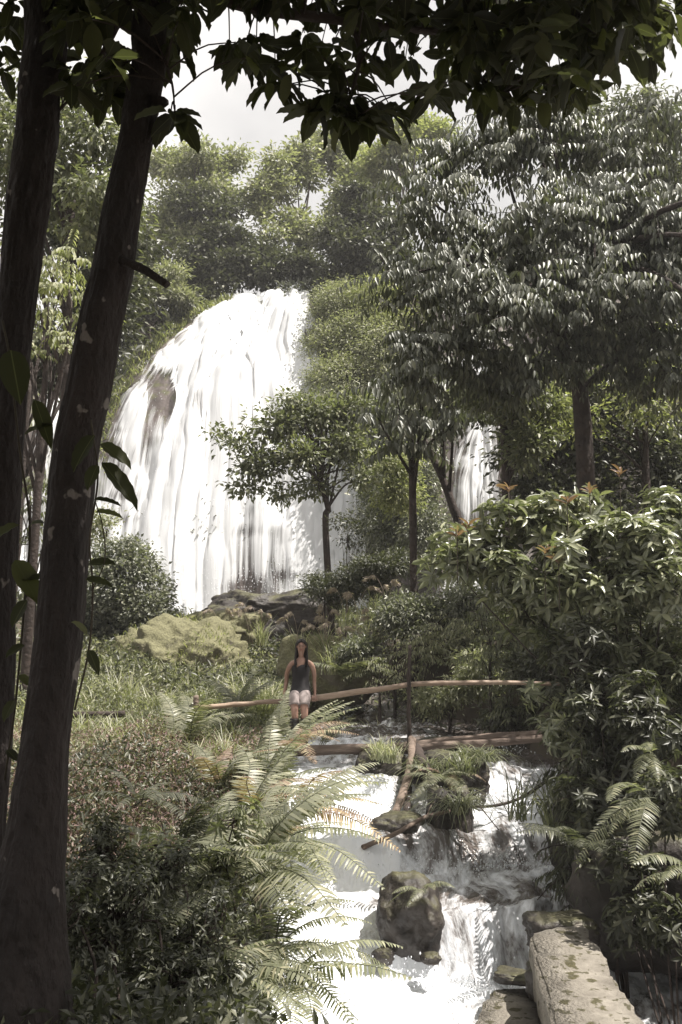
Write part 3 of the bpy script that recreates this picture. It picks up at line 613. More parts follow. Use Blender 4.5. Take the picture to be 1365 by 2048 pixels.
# big drooping tree at the right
G4 = 'trees on the right bank'
tree('drooping_tree', 'huge dark tree with tiers of glossy drooping leaves filling the right', None, [(1180, 1150, 16.5), (1170, 900, 16.4), (1145, 650, 16.2), (1120, 420, 16)], .19, .08,
     [(1000, 290, 130, 90, 15.5), (1150, 280, 110, 90, 16), (880, 330, 70, 60, 16), (1240, 300, 80, 70, 15.6), (1190, 400, 110, 80, 15.4), (900, 420, 110, 90, 15), (1080, 450, 140, 110, 14.6), (1250, 440, 120, 110, 15), (860, 560, 90, 90, 14.6),
      (1000, 600, 130, 90, 14.2), (1180, 580, 120, 90, 14.4), (1330, 560, 90, 130, 15), (880, 690, 90, 90, 14.6), (1020, 740, 120, 80, 15), (1230, 700, 130, 90, 15.5), (1340, 420, 60, 130, 14.6), (1350, 720, 60, 110, 15), (1330, 250, 60, 60, 15.5)],
     'spray', 'droop', nl=30, ncl=3000, extra=[(6.6, 13.2, 4.6, 1.6, 1.2, 1.3), (6.0, 11.4, 3.9, 1.4, 1.2, 1.1), (7.6, 11.5, 4.8, 1.6, 1.4, 1.2), (6.4, 10.3, 4.6, 1.3, .9, 1.0), (5.6, 12.3, 3.0, .9, 1.0, .8)], M_=8, Ls=.62, L=.19, W=.34, T=TB)  # extra: unseen crown lobes past the right edge, added to shade the right cascade
tree('drooping_tree', 'low spray of long drooping leaves hanging above the slender trunks', G4, [(829, 1200, 21), (826, 1000, 21), (822, 880, 21)], .085, .075,
     [(800, 820, 60, 45, 20), (880, 830, 75, 45, 20), (840, 770, 70, 40, 20), (800, 890, 30, 25, 20)], 'spray', 'droop', bark='bark2', nl=8, ncl=75, M_=8, Ls=.8, L=.29, W=.33, T=TB)
tree('slender_tree', 'thin leaning tree with a forked dark trunk in front of the small fall', G4, [(945, 1160, 22), (925, 1080, 22), (905, 1010, 22), (880, 945, 22), (848, 880, 22)], .12, .07,
     [(900, 790, 60, 50, 21), (950, 830, 40, 25, 21)], 'fine', 'dark', nl=6, ncl=200, k=10, cs=.12, L=.12)
tree('slender_tree', 'straight reddish-brown trunk at the right edge of the small fall', G4, [(1016, 1120, 18), (1012, 960, 18), (1008, 840, 18)], .09, .07,
     [(1040, 780, 70, 60, 17.5), (980, 790, 60, 40, 17.5), (1060, 880, 40, 60, 17.5)], 'fine', 'mid', nl=8, ncl=420, k=12, cs=.16, L=.13)
tree('broadleaf_tree', 'shady small-leaved tree filling the dark gap behind the big trunk', G4, [(1100, 1150, 20), (1110, 850, 20)], .12, .06,
     [(1100, 850, 100, 120, 20), (1250, 850, 120, 130, 20), (1340, 950, 90, 130, 20), (1090, 980, 80, 60, 20), (1200, 980, 90, 80, 20)], 'fine', 'dark', nl=10, ncl=1500, k=14, cs=.22, L=.15)
tree('broadleaf_tree', 'sunflecked yellowish tree behind the lower right of the drooping tree', G4, [(1300, 1150, 18), (1290, 850, 18)], .1, .05,
     [(1290, 800, 70, 70, 17.6), (1150, 830, 80, 60, 18), (1340, 700, 50, 60, 18)], 'fine', 'yellow', nl=6, ncl=150, k=12, cs=.2, L=.14)
# small tree in front of the falls
tree('small_tree', 'small leafy tree with a crooked thin trunk in front of the white fall', None, [(672, 1140, 25), (652, 1060, 25), (657, 1020, 25), (643, 965, 25), (650, 900, 25)], .10, .05,
     [(560, 850, 60, 35, 25), (640, 830, 60, 35, 25.3), (520, 930, 50, 30, 24.8), (600, 910, 50, 32, 24.6), (690, 890, 50, 40, 25), (630, 975, 45, 16, 25), (480, 890, 35, 16, 25), (585, 805, 35, 18, 25), (490, 975, 30, 14, 24.8), (440, 865, 18, 9, 25), (560, 985, 28, 12, 24.8), (710, 820, 45, 40, 25.5), (730, 950, 30, 25, 25)], 'fine', 'mid', nl=40, ncl=1000, k=8, cs=.19, L=.16, asp=.5, shell=.3, frac=False)
tree('twiggy_bush', 'sparse twiggy bush beside the foot of the small tree', None, [(690, 1140, 24), (695, 1070, 24)], .03, .01, [(700, 1060, 40, 45, 24), (740, 1040, 20, 30, 24)], 'fine', 'dark', cat='bush', nl=14, ncl=120, k=7, cs=.1, L=.10)
# rounded shrub at the left
tree('round_shrub', 'dense domed shrub of small shiny leaves left of the falls foot', None, [(240, 1330, 25), (240, 1250, 25)], .08, .05,
     [(240, 1190, 95, 95, 25), (290, 1230, 55, 70, 24.6), (190, 1220, 60, 80, 25), (250, 1120, 60, 45, 25)], 'fine', 'grey', cat='shrub', nl=8, ncl=1900, k=10, cs=.12, L=.11, asp=.6, shell=.85, frac=False)
tree('weed_bush', 'thin airy bush growing on top of the domed shrub at the falls edge', None, [(210, 1120, 27), (215, 1050, 27)], .03, .015, [(215, 1045, 45, 35, 27), (190, 1070, 30, 30, 27)], 'fine', 'pale', cat='bush', nl=8, ncl=130, k=8, cs=.15, L=.12, seat=False)

# glossy large-leaved shrub, right foreground, with reddish young tips
def whorls(mb, C, O, L, nl=9, asp=.3, T=TB, droop=.25, upw=.8):
    n = len(C); ax = nrm(O + np.array([0, 0, upw])); a1 = nrm(np.cross(ax, rv(n))); a2 = np.cross(ax, a1)
    for j in range(nl):
        th = j * 2.4 + rng.uniform(-.3, .3, n); el = rng.uniform(.05, .75, n)
        D = nrm(np.cos(th)[:, None] * a1 + np.sin(th)[:, None] * a2 + ax * el[:, None] - np.array([0, 0, droop]))
        N = nrm(ax + .25 * rv(n)); l = L * rng.uniform(.7, 1.2, n); leaves(mb, C + ax * .01 * j, D, N, l, l * asp, T)
def whorl_shrub(name, label, group, base, blobs, n, L, mt, tips=None, nl=9, asp=.3, cat='shrub', shell=.6):
    b = P(*base); b[2] = min(b[2], ground(b[0], b[1])); root = thing(name, label, cat, b, group)
    B = blobs_px(blobs); C, O = sample(B, n, shell); mb = MB(); whorls(mb, C, O, L, nl, asp)
    tm = MB()
    for c_, r_ in B:
        tube(tm, spline([b + rv(1, .05)[0], (b + c_) / 2 + rv(1, .08)[0], c_], 10), np.linspace(.013, .006, 10), 6)
    for i in range(0, len(C), 2):
        c_ = B[int(np.argmin([np.sum((C[i] - q_[0]) ** 2) for q_ in B]))][0]; tube(tm, spline([c_, (c_ + C[i]) / 2 + rv(1, .03)[0], C[i]], 6), np.linspace(.006, .003, 6), 4)
    part('stem', tm, M['bark2'], root); part('foliage', mb, M[mt], root)
    if tips:
        tb = MB(); T_ = np.array([P(*t) for t in tips]); whorls(tb, T_, np.tile([0, -.2, 1.], (len(T_), 1)) + rv(len(T_), .3), L * .72, 7, asp * .9, droop=-.45, upw=1.5)
        o = part('young_leaves', tb, M['young'], root); o['label'] = 'reddish young leaf tips'
        for t in T_: tube(tm2 := MB(), spline([t - np.array([0, 0, .5]), t], 5), .006, 5); part('twig', tm2, M['twig'], root)
    return root
whorl_shrub('glossy_shrub', 'sunlit large-leaved shrub with reddish young tips at the right', None, (1240, 1420, 11.16), 
    [(960, 1110, 110, 60, 10.91), (1060, 1060, 100, 60, 10.91), (1130, 1130, 110, 80, 10.79), (900, 1130, 50, 40, 10.91), (1040, 1180, 90, 40, 10.91), (1170, 1030, 70, 40, 11.16)], 330, .19, 'rhodo',
    [(1240, 955, 10.79), (1018, 985, 10.66), (1118, 1128, 10.17), (1135, 1010, 10.54), (915, 1075, 10.54), (1090, 1110, 10.29), (935, 1060, 10.66), (1180, 990, 10.66)])
whorl_shrub('glossy_shrub', 'dense darker shrub of curled leaves at the right edge', None, (1300, 1500, 10.54),
    [(1280, 1080, 120, 90, 10.66), (1330, 1180, 100, 120, 10.42), (1220, 1170, 80, 80, 10.54), (1340, 1020, 70, 60, 10.91)], 480, .125, 'rhodo', nl=9, asp=.42)
G5 = 'shrubs on the right bank'
whorl_shrub('leafy_shrub', 'shaded shrub of long leaves below the curled-leaf shrub', G5, (1250, 1600, 10.54), [(1240, 1300, 120, 70, 10.66), (1330, 1350, 80, 100, 10.42), (1150, 1290, 90, 60, 11.04), (1060, 1250, 70, 50, 11.16), (1240, 1430, 110, 80, 10.91), (1340, 1480, 60, 90, 10.42)], 480, .15, 'mid', asp=.28)
whorl_shrub('leafy_shrub', 'shrub with pale lit leaves leaning over the end of the logs', G5, (1200, 1650, 10), [(1120, 1420, 80, 50, 10.5), (1190, 1400, 60, 60, 10.4), (1150, 1490, 50, 40, 10.4)], 90, .13, 'rhodo', asp=.3)
whorl_shrub('leafy_shrub', 'dark bush beside the lower right cascade', G5, (1250, 1800, 9.2), [(1200, 1560, 110, 90, 10), (1300, 1480, 90, 110, 9.6), (1180, 1620, 60, 60, 10.4), (1140, 1470, 60, 50, 11), (1200, 1400, 90, 80, 10.2), (1150, 1330, 80, 70, 10.4)], 480, .12, 'dark', asp=.3)
tree('bush', 'narrow-leaved bush drooping over the right side of the cascade', G5, [(1190, 1720, 10.2), (1170, 1560, 10.3)], .03, .015,
     [(1165, 1590, 55, 80, 10.3, 60), (1185, 1690, 65, 70, 10.0, 60), (1210, 1540, 60, 60, 10.4, 60), (1140, 1760, 35, 40, 9.9, 40), (1200, 1770, 50, 50, 9.8, 50)], 'spray', 'dark', cat='bush', nl=10, ncl=190, M_=8, Ls=.36, L=.15, W=.16)
whorl_shrub('leafy_shrub', 'dark bush in deep shade at the right frame edge', G5, (1350, 1850, 8), [(1330, 1600, 70, 120, 8.6), (1280, 1760, 60, 60, 9), (1220, 1700, 60, 60, 9.5), (1260, 1850, 70, 50, 8.8), (1350, 1860, 50, 60, 8.4)], 290, .11, 'dark', asp=.3)
# bushes behind the bridge
G6 = 'bushes behind the footbridge'
for lb, bl, m_, st, n_ in [
 ('dark low bush on the knoll below the small tree', [(650, 1180, 60, 60, 23.5), (720, 1150, 80, 55, 23), (790, 1120, 60, 40, 23)], 'dark', 'fine', 900),
 ('feathery grey-green bush right of the pink plumes', [(790, 1240, 70, 60, 19.6), (720, 1300, 60, 40, 19.4), (860, 1220, 60, 50, 19.6), (930, 1190, 60, 50, 19)], 'grey', 'fine', 1100),
 ('olive bush hanging over the far bank beside the bridge post', [(760, 1330, 60, 40, 19), (840, 1310, 60, 50, 18.6), (900, 1260, 60, 50, 18.8)], 'pale', 'spray', 150),
 ('light bush above the water behind the handrail', [(900, 1390, 50, 35, 17.6), (860, 1400, 30, 30, 17.8), (950, 1340, 60, 50, 17.4)], 'pale', 'fine', 420),
 ('tall dim bush between the handrail and the glossy shrub', [(980, 1270, 70, 70, 15.8), (1060, 1290, 70, 80, 15.6), (1030, 1390, 70, 60, 15.8)], 'mid', 'spray', 260),
 ('dark bank bush at the right end of the handrail', [(1100, 1350, 80, 90, 15.4), (1180, 1300, 80, 90, 14.8), (1010, 1440, 60, 30, 15.8), (1220, 1420, 90, 90, 13.5)], 'dark', 'fine', 1300)]:
    p0 = bl[0]; kw = dict(ncl=n_, k=12, cs=.11, L=.10, asp=.35) if st == 'fine' else dict(ncl=n_, M_=8, Ls=.4, L=.12, W=.2)
    tree('bush', lb, G6, [(p0[0], p0[1] + 90, p0[4]), (p0[0], p0[1], p0[4])], .04, .02, bl, st, m_, cat='bush', nl=8, **kw)

# ------------------------------------------------------------------ ferns, grasses, plumes
def frond_mesh(L, npair, pl, rise, fall, mt, seed, name='frond', curl=0):
    """frond along +X from the origin, arching; pinnae droop a little"""
    rg = np.random.default_rng(seed); s = np.linspace(0, 1, 24)
    x = L * (s * .92 - curl * s ** 3 * .2); z = L * (rise * s - fall * s ** 2); y = .05 * L * vn(s * 2, seed, 0, 3)
    q = np.stack([x, y, z], 1); mb = MB(); tube(mb, q, np.linspace(.006, .0018, 24) * (L ** .5) * 1.1, 5)
    t = np.linspace(.14, .99, npair); pos = np.stack([np.interp(t, s, q[:, k]) for k in range(3)], 1)
    T = nrm(np.gradient(pos, axis=0)); up = nrm(np.array([0, 0, 1.0]) - T * T[:, 2:3])
    sd = np.cross(up, T); prof = np.sin(np.clip((t - .02) / .98, 0, 1) ** .62 * np.pi) ** .7 * .92 + .08
    for sg in (-1, 1):
        keep = rg.random(npair) > .04
        D = nrm(sd * sg + T * .42 - up * .22 + rg.normal(0, .07, (npair, 3))); Nn = nrm(up + sd * sg * .2 + rg.normal(0, .12, (npair, 3)))
        l = pl * prof * rg.uniform(.85, 1.1, npair)
        leaves(mb, pos[keep], D[keep], Nn[keep], l[keep], (l * .0 + L / npair * .62)[keep], TBL)
    return mb.mesh(name, M[mt])
TBL = (np.array([[0, .4, 0], [0, -.4, 0], [.3, .5, .02], [.3, -.5, .02], [.65, .36, -.03], [.65, -.36, -.03], [1, 0, -.14]]),
       [np.array([[0, 1, 3, 2], [2, 3, 5, 4]]), np.array([[4, 5, 6]])])
FR = {}
for mt in ('fern', 'fern_pale', 'fern_brown', 'fern_gold', 'dark'):
    FR[mt] = [frond_mesh(1.0, 26 + 4 * k, .17 + .03 * (k % 2), [.55, .4, .75, .3][k], [.55, .62, .7, .75][k], mt, 50 + k) for k in range(4)]
def fern(label, px, d, n, size, mt, group='ferns on the stream banks', az=None, spread=math.pi * 2, z=None, tilt=0., name='fern', mix=None):
    size = size * 1.25; x = XY(px, d); zz = ground(x, d) + .12 if z is None else z
    root = thing(name, label, 'fern', (x, d, zz), group)
    for i in range(n):
        me = FR[mix if (mix and i % 3 == 0) else mt][rng.integers(4)]
        o = link('frond', me, root); a = (az if az is not None else 0) + (i / n - .5 + rng.uniform(-.04, .04)) * spread
        s = size * rng.uniform(.75, 1.15); o.scale = (s, s, s); o.rotation_euler = (rng.uniform(-.3, .3), -rng.uniform(.0, .5) - tilt, a); o.location = (rng.uniform(-.04, .04), rng.uniform(-.04, .04), 0)
    return root
ferns = [
 ('upright fern whose curled tips cross the woman\'s thighs', 562, 12.7, 6, .95, 'fern_pale', .35, 1.5, -1.95, 1.0, 'fern'),
 ('small fern hanging off the grass-topped rock under the log', 890, 12.75, 7, .4, 'fern', -1.4, 3.4, -2.0, -.2, 'fern_brown'),
 ('brown-tipped fern half way along the ferny bank edge', 520, 9.1, 8, .8, 'fern_pale', -.2, 3.4, -2.1, .3, 'fern_brown'),
 ('pale wide fern between the lit fern and the golden fern', 500, 10.0, 9, .9, 'fern_pale', .2, 3.6, -1.95, .35, 'fern_brown'),
 ('feathery fern dipping its tips in the bottom pool', 570, 7.4, 8, .75, 'fern_pale', -.9, 2.2, -2.7, .05, 'fern'),
 ('tangled fern of mixed green and brown fronds by the bank edge', 440, 11.0, 8, .65, 'fern', .4, 4.4, -1.9, .4, 'fern_brown'),
 ('grey-green fern in the half shade left of the arching fern', 400, 7.6, 9, .8, 'fern', -.2, 4.4, -1.95, .25, 'fern_pale'),
 # label, px, d, n, size, mat, azimuth, spread, z, tilt, mix
 ('tall pale fern standing in front of the woman\'s legs', 548, 12.0, 8, 1.15, 'fern_pale', 0.6, 3.2, None, .95, 'fern'),
 ('withered brown fern hanging below the woman\'s knees', 575, 12.3, 7, .62, 'fern_brown', 0, 3.4, -1.62, .25, None),
 ('golden-brown fern reaching right over the white chute', 590, 10.6, 7, .85, 'fern_gold', -.1, 1.8, -2.1, .15, 'fern_brown'),
 ('grey-green fern hanging toward the white water below the golden fern', 560, 9.6, 9, 1.0, 'fern_pale', -.5, 2.6, -2.2, .15, None),
 ('large arching fern at the bottom centre reaching over the foam', 500, 8.3, 10, 1.05, 'fern', -.4, 3.0, -2.15, .2, 'fern_pale'),
 ('drooping green fern low at the waterline in the bottom centre', 545, 7.8, 9, .85, 'fern', -.8, 2.4, -2.55, .1, None),
 ('lit fern with broad fronds in the middle of the left bank', 430, 8.6, 9, .9, 'fern_pale', .3, 4.0, None, .2, 'fern'),
 ('small fern under the arching fern near the bottom edge', 480, 7.2, 8, .7, 'fern', -.9, 3.0, -2.5, .0, None),
 ('dark drooping fern standing up among the reddish ground cover', 290, 9.5, 7, .55, 'dark', -.8, 5.5, -1.75, .1, None),
 ('blue-grey fern leaning right in the shade of the left bank', 360, 8.6, 7, .7, 'dark', .3, 2.2, -1.95, .4, None),
 ('shaded fern at the bottom left beside the trunk base', 300, 6.2, 8, .7, 'fern', -.6, 4.0, None, .2, None),
 ('shaded fern just left of the bottom centre', 420, 6.6, 8, .65, 'fern', -.6, 4.0, None, .1, None),
 ('bright green fern beside the left end of the handrail', 370, 13.6, 8, .8, 'fern_pale', .9, 3.6, None, .5, 'fern'),
 ('dark lacy fern behind the left handrail pole', 480, 16.4, 8, .9, 'fern', 1.6, 3.6, None, .55, None),
 ('yellowish fern right beside the woman\'s boots', 640, 14.9, 6, .7, 'fern_pale', .2, 1.6, -1.95, .45, None),
 ('green fern on the rock right of the bridge legs', 870, 12.3, 8, .45, 'fern', -1.2, 4.6, -2.0, .1, None),
 ('small fern tuft on top of the big mossy boulder', 840, 9.6, 6, .28, 'fern', -1.4, 3.6, -2.55, .0, None),
 ('large pale fern frond cluster hanging at the lower right', 1285, 6.8, 4, .46, 'fern', -2.3, 1.1, -1.22, -.25, None),
 ('pale fern hanging in at the right frame edge', 1385, 6.4, 5, .46, 'fern', -2.3, 1.3, -1.65, -.1, None),
 ('small grey fern above the hanging frond cluster', 1290, 7.2, 4, .34, 'fern', -1.9, 1.4, -1.0, -.2, None),
 ('broad-fronded fern under the olive bush on the far bank', 700, 19.3, 8, 1.0, 'fern', -1.6, 4.4, -1.3, .4, None),
 ('feather fern standing before the small right waterfall', 985, 15.5, 6, .85, 'dark', 1.57, 2.4, .2, .9, None),
 ('fern clump under the right bank bushes beside the pool', 1150, 9.4, 8, .6, 'dark', -2.2, 3.0, -2.2, .1, None),
]
for f in ferns: fern(f[0], f[1], f[2], f[3], f[4], f[5], 'ferns on the stream banks', f[6], f[7], f[8], f[9], mix=f[10])

def blades(mb, x, y, z, n, L, w, spread=.5, fall=.5):
    b = np.array([x, y, z]) + rng.normal(0, .06, (n, 3)) * np.array([1, 1, 0]); a = rng.uniform(0, 2 * np.pi, n); out_ = np.stack([np.cos(a), np.sin(a), a * 0], 1)
    l = L * rng.uniform(.6, 1.15, n); D = nrm(out_ * rng.uniform(.1, spread, (n, 1)) + np.array([0, 0, 1.0])); S = nrm(np.cross(D, out_))
    s = np.array([0, .25, .5, .75, 1.0]); f = fall * rng.uniform(.4, 1.3, n)
    V = []
    for i, t in enumerate(s):
        c = b + D * (l * t)[:, None] + (out_ * (f * l * t * t * .8)[:, None]) - np.array([0, 0, 1.0]) * (f * l * t ** 3 * .75)[:, None]
        ww = w * (1 - t ** 2 * .95) / 2; V += [c + S * ww, c - S * ww]
    V = np.stack(V, 1); off = np.arange(n)[:, None, None] * 10; F = np.array([[2 * i, 2 * i + 1, 2 * i + 3, 2 * i + 2] for i in range(4)])
    uv = np.zeros((n, 10, 3)); uv[..., 2] = rng.random((n, 1)); uv[..., 1] = .3
    mb.add(V.reshape(-1, 3), [(F[None] + off).reshape(-1, 4)], uv.reshape(-1, 3)); return b, D, l, out_, f
def grass_tuft(label, px, d, n, L, mt='grass', plumes=0, z=None, w=.018, group='grass tufts beside the stream', name='grass_tuft', sc=2, fall=.5):
    x = XY(px, d); zz = ground(x, d) if z is None else z; root = thing(name, label, 'grass tuft', (x, d, zz), group); mb = MB()
    for k in range(sc): blades(mb, x + rng.normal(0, .12), d + rng.normal(0, .15), zz, n // sc, L, w, fall=fall)
    part('blades', mb, M[mt], root)
    for k in range(plumes):
        a = rng.uniform(-.6, .6); l = L * rng.uniform(.9, 1.25); b = np.array([x + rng.normal(0, .1), d + rng.normal(0, .1), zz])
        q = spline([b, b + np.array([a * l * .2, 0, l * .6]), b + np.array([a * l * .55, -.05, l * .95]), b + np.array([a * l * .9, -.08, l * .88])], 14)
        pm = MB(); tube(pm, q, .004, 4); st = rng.uniform(.62, 1, 130) * 13; pos = np.stack([np.interp(st, np.arange(14), q[:, j]) for j in range(3)], 1)
        dr = nrm(np.array([np.sign(a) * .5, 0, -.8]) + rv(130, .35)); leaves(pm, pos, dr, rv(130), rng.uniform(.05, .12, 130), .008); part('plume', pm, M['plume'], root)
    return root
for lb, px, d, z, n_ in [('pink feathery plume grass tallest, right of the knoll', 705, 20.5, -.35, 5), ('pink plume grass leaning left under the dark knoll bush', 650, 20.2, -.8, 5),
                     ('pink plume grass just right of the woman\'s head', 670, 19.6, -1.15, 4), ('pale plume grass behind the woman\'s head', 600, 20.4, -.85, 4),
                     ('brownish plume grass at the falls foot left of the woman', 520, 23, -.7, 5), ('brown plume grass left of the pale plumes at the falls foot', 450, 23.6, -.75, 5),
                     ('plume grass on top of the knoll right of the small tree foot', 770, 20.8, -.1, 4), ('pink plume grass hanging over the olive bush', 745, 19.8, -.75, 5)]:
    grass_tuft(lb, px, d, 60, .85, 'grass', n_, z, group='plume grasses behind the footbridge', name='plume_grass')
for lb, px, d, n_, L_ in [('tall lit grass tuft behind the left handrail', 500, 17.5, 120, 1.0), ('long-bladed grass tuft beside the woman at her right arm', 545, 17.2, 120, 1.1), ('arching pale grass tuft left of the moss mound', 250, 18, 110, 1.0),
                  ('grass tuft in front of the moss mound', 330, 17, 100, .8), ('broad-bladed bright tuft above the left handrail end', 375, 15, 50, .8), ('grass tuft above the far bank left of the bridge post', 770, 18.9, 90, .7),
                  ('yellowish grass tuft at the left bank edge under the bridge', 520, 12.6, 90, .6), ('dry grass tuft between the trunk and the fallen log', 180, 14, 90, .8), ('bright grass tuft on the left bank below the handrail', 450, 13, 90, .7),
                  ('long dark grass tuft on the rock right of the bridge legs', 925, 12.5, 110, .4), ('hanging grass tuft on the bank right of the cascade', 1110, 10.8, 90, .6), ('grass tuft on the rock under the log', 770, 13.5, 160, .42), ('shaggy dark grass mop drooping down the tall root-hung rock', 905, 11.95, 200, .5), ('dark drooping grass between the two rocks under the logs', 850, 13.0, 140, .42), ('dark mop of grass on the right shoulder of the grass-topped rock', 945, 13.0, 150, .4),
                  ('long narrow-leaved tuft at the right edge of the pool', 1090, 10.2, 70, .7)]:
    zz = {925: -1.93, 770: None if d > 18 else -1.92, 905: -2.25, 850: -2.0, 945: -1.85, 1110: -2.0, 1090: -2.1}.get(px)
    grass_tuft(lb, px, d, n_, L_, 'grass' if 'dark' not in lb and 'hanging' not in lb and 'narrow' not in lb else 'mid', 0, zz, w=.016 if 'broad' not in lb else .045, fall=1.5 if ('droop' in lb or 'mop' in lb) else .6)

for i, (px, d, h_, lb) in enumerate([(300, 8.8, .75, 'bare forked twig standing in the reddish cover, left of the lit fern'), (385, 9.6, .6, 'thin bare twig leaning right among the middle ferns'), (215, 10.5, .8, 'dead branching stem near the trunk on the reddish bank'), (470, 7.6, .55, 'dead twig poking out of the bottom ferns')]):
    x = XY(px, d); b0 = np.array([x, d, ground(x, d)]); mb = MB(); tip = b0 + np.array([.15 * (-1) ** i, .05, h_]); q = spline([b0, (b0 + tip) / 2 + rv(1, .04)[0], tip], 10); tube(mb, q, np.linspace(.008, .002, 10), 5)
    for k in (4, 6, 7): tube(mb, spline([q[k], q[k] + rv(1, .08)[0] + np.array([0, 0, .1]), q[k] + rv(1, .12)[0] + np.array([0, 0, .2])], 5), np.linspace(.004, .0015, 5), 4)
    me = mb.mesh('dead_twig', M['twig']); me.transform(Matrix.Translation(tuple(-b0))); tag(link('dead_twig', me, None, tuple(b0)), lb, 'twig', 'dead twigs on the left bank')
# ground cover (uncountable)
def cover(name, n, xf, yr, mt, L, hgt, asp=.4, cond=None, dens=4, up=.8):
    y = rng.uniform(yr[0], yr[1], n); x = rng.uniform(0, 1, n) * (xf(y)[1] - xf(y)[0]) + xf(y)[0]
    k = vn(x * dens * .3, y * dens * .3, 0, 91) * .5 + .5; ok = rng.random(n) < (.25 + .9 * k)
    if cond is not None: ok &= cond(x, y)
    x, y, k = x[ok], y[ok], k[ok]; z = height(x, y); m = len(x)
    p = np.stack([x, y, z + rng.random(m) ** .7 * hgt * (.4 + .8 * k)], 1)
    mb = MB(); leaves(mb, p, nrm(rv(m) + np.array([0, 0, .1])), nrm(rv(m, .5) + np.array([0, 0, up])), L * rng.uniform(.6, 1.4, m), L * asp)
    return tag(link(name, mb.mesh(name, M[mt])), kind='stuff')
bankL = lambda y: (-y * .36 - .8, stream_l(y) + .12)
cover('ground_cover', 52000, bankL, (3.0, 12.5), 'dark', .07, .55)
cover('ground_cover', 36000, bankL, (10.5, 22), 'mid', .075, .45)
cover('grassy_cover', 16000, bankL, (12.5, 24), 'pale', .12, .40, .2)
cover('reddish_ground_cover', 42000, bankL, (8.8, 14.2), 'dry', .055, .50, .35, cond=lambda x, y: (x < -1.0 + .4 * vn(x * 2, y * 2, 0, 3)) & (x > -.34 * y))
bankR = lambda y: (stream_r(y) - .05, y * .36 + 1.2)
cover('bank_cover', 60000, bankR, (5.5, 22), 'dark', .08, .5)
cover('far_ground_cover', 40000, lambda y: (-y * .4, y * .4), (18.6, 36), 'dark', .14, .5, .4)
cover('far_grass_cover', 16000, lambda y: (-y * .3, y * .1), (20, 30), 'pale', .16, .35, .2)
mound = bpy.data.objects['mossy_rock']
mv = np.array([v.co[:] for v in mound.data.vertices]); mn = np.array([v.normal[:] for v in mound.data.vertices]); sel = rng.choice(np.where((mn[:, 2] > .1))[0], 2600); sel = sel[vn(mv[sel, 0] * 1.6, mv[sel, 1] * 1.6, mv[sel, 2], 13) > -.1]
mb = MB(); leaves(mb, mv[sel] + rng.normal(0, .02, (len(sel), 3)), nrm(mn[sel] * .5 + rv(len(sel), .5) + np.array([0, -.2, .3])), rv(len(sel)), rng.uniform(.05, .17, len(sel)), .02)
link('moss_tufts', mb.mesh('moss_tufts', M['yellow']), mound)
mb = MB()
for k in range(260):
    d_ = rng.uniform(12.8, 22); x_ = rng.uniform(-.345 * d_, stream_l(d_) - .05); blades(mb, x_, d_, ground(x_, d_), 14, rng.uniform(.35, .8), .014, fall=.7)
for k in range(120):
    d_ = rng.uniform(7.5, 13); x_ = rng.uniform(-1.9, stream_l(d_) + .05); blades(mb, x_, d_, ground(x_, d_), 12, rng.uniform(.3, .6), .010, fall=.7)
for k in range(150):
    d_ = rng.uniform(18.8, 22); x_ = rng.uniform(-.9, 4.5); blades(mb, x_, d_, ground(x_, d_), 14, rng.uniform(.4, .8), .014, fall=.8)
mb2 = MB()
for k in range(330):
    d_ = rng.uniform(8.8, 14); x_ = rng.uniform(-.345 * d_, -1.0); blades(mb2, x_, d_, ground(x_, d_), 10, rng.uniform(.4, .75), .008, fall=.9)
tag(link('dry_grass', mb2.mesh('dry_grass', M['dry'])), kind='stuff')
tag(link('meadow_grass', mb.mesh('meadow_grass', M['grass'])), kind='stuff')
# near shaded shrubs at the bottom left
G7 = 'shaded shrubs at the bottom left'
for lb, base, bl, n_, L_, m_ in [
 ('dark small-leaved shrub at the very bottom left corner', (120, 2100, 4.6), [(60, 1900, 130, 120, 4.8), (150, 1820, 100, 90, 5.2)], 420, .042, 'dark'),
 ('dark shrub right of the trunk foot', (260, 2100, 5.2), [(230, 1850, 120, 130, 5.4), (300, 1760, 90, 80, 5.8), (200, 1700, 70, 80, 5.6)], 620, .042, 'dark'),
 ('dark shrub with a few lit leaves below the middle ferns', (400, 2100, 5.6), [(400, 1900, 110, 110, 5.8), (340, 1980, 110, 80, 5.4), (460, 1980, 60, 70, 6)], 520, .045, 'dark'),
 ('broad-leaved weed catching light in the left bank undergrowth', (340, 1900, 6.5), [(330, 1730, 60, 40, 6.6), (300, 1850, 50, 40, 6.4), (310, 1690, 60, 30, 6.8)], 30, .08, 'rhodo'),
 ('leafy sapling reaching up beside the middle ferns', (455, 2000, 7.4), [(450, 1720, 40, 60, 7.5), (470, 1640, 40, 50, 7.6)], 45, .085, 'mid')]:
    whorl_shrub('shrub', lb, G7, base, bl, n_, L_, m_, nl=8, asp=.36, shell=.2)

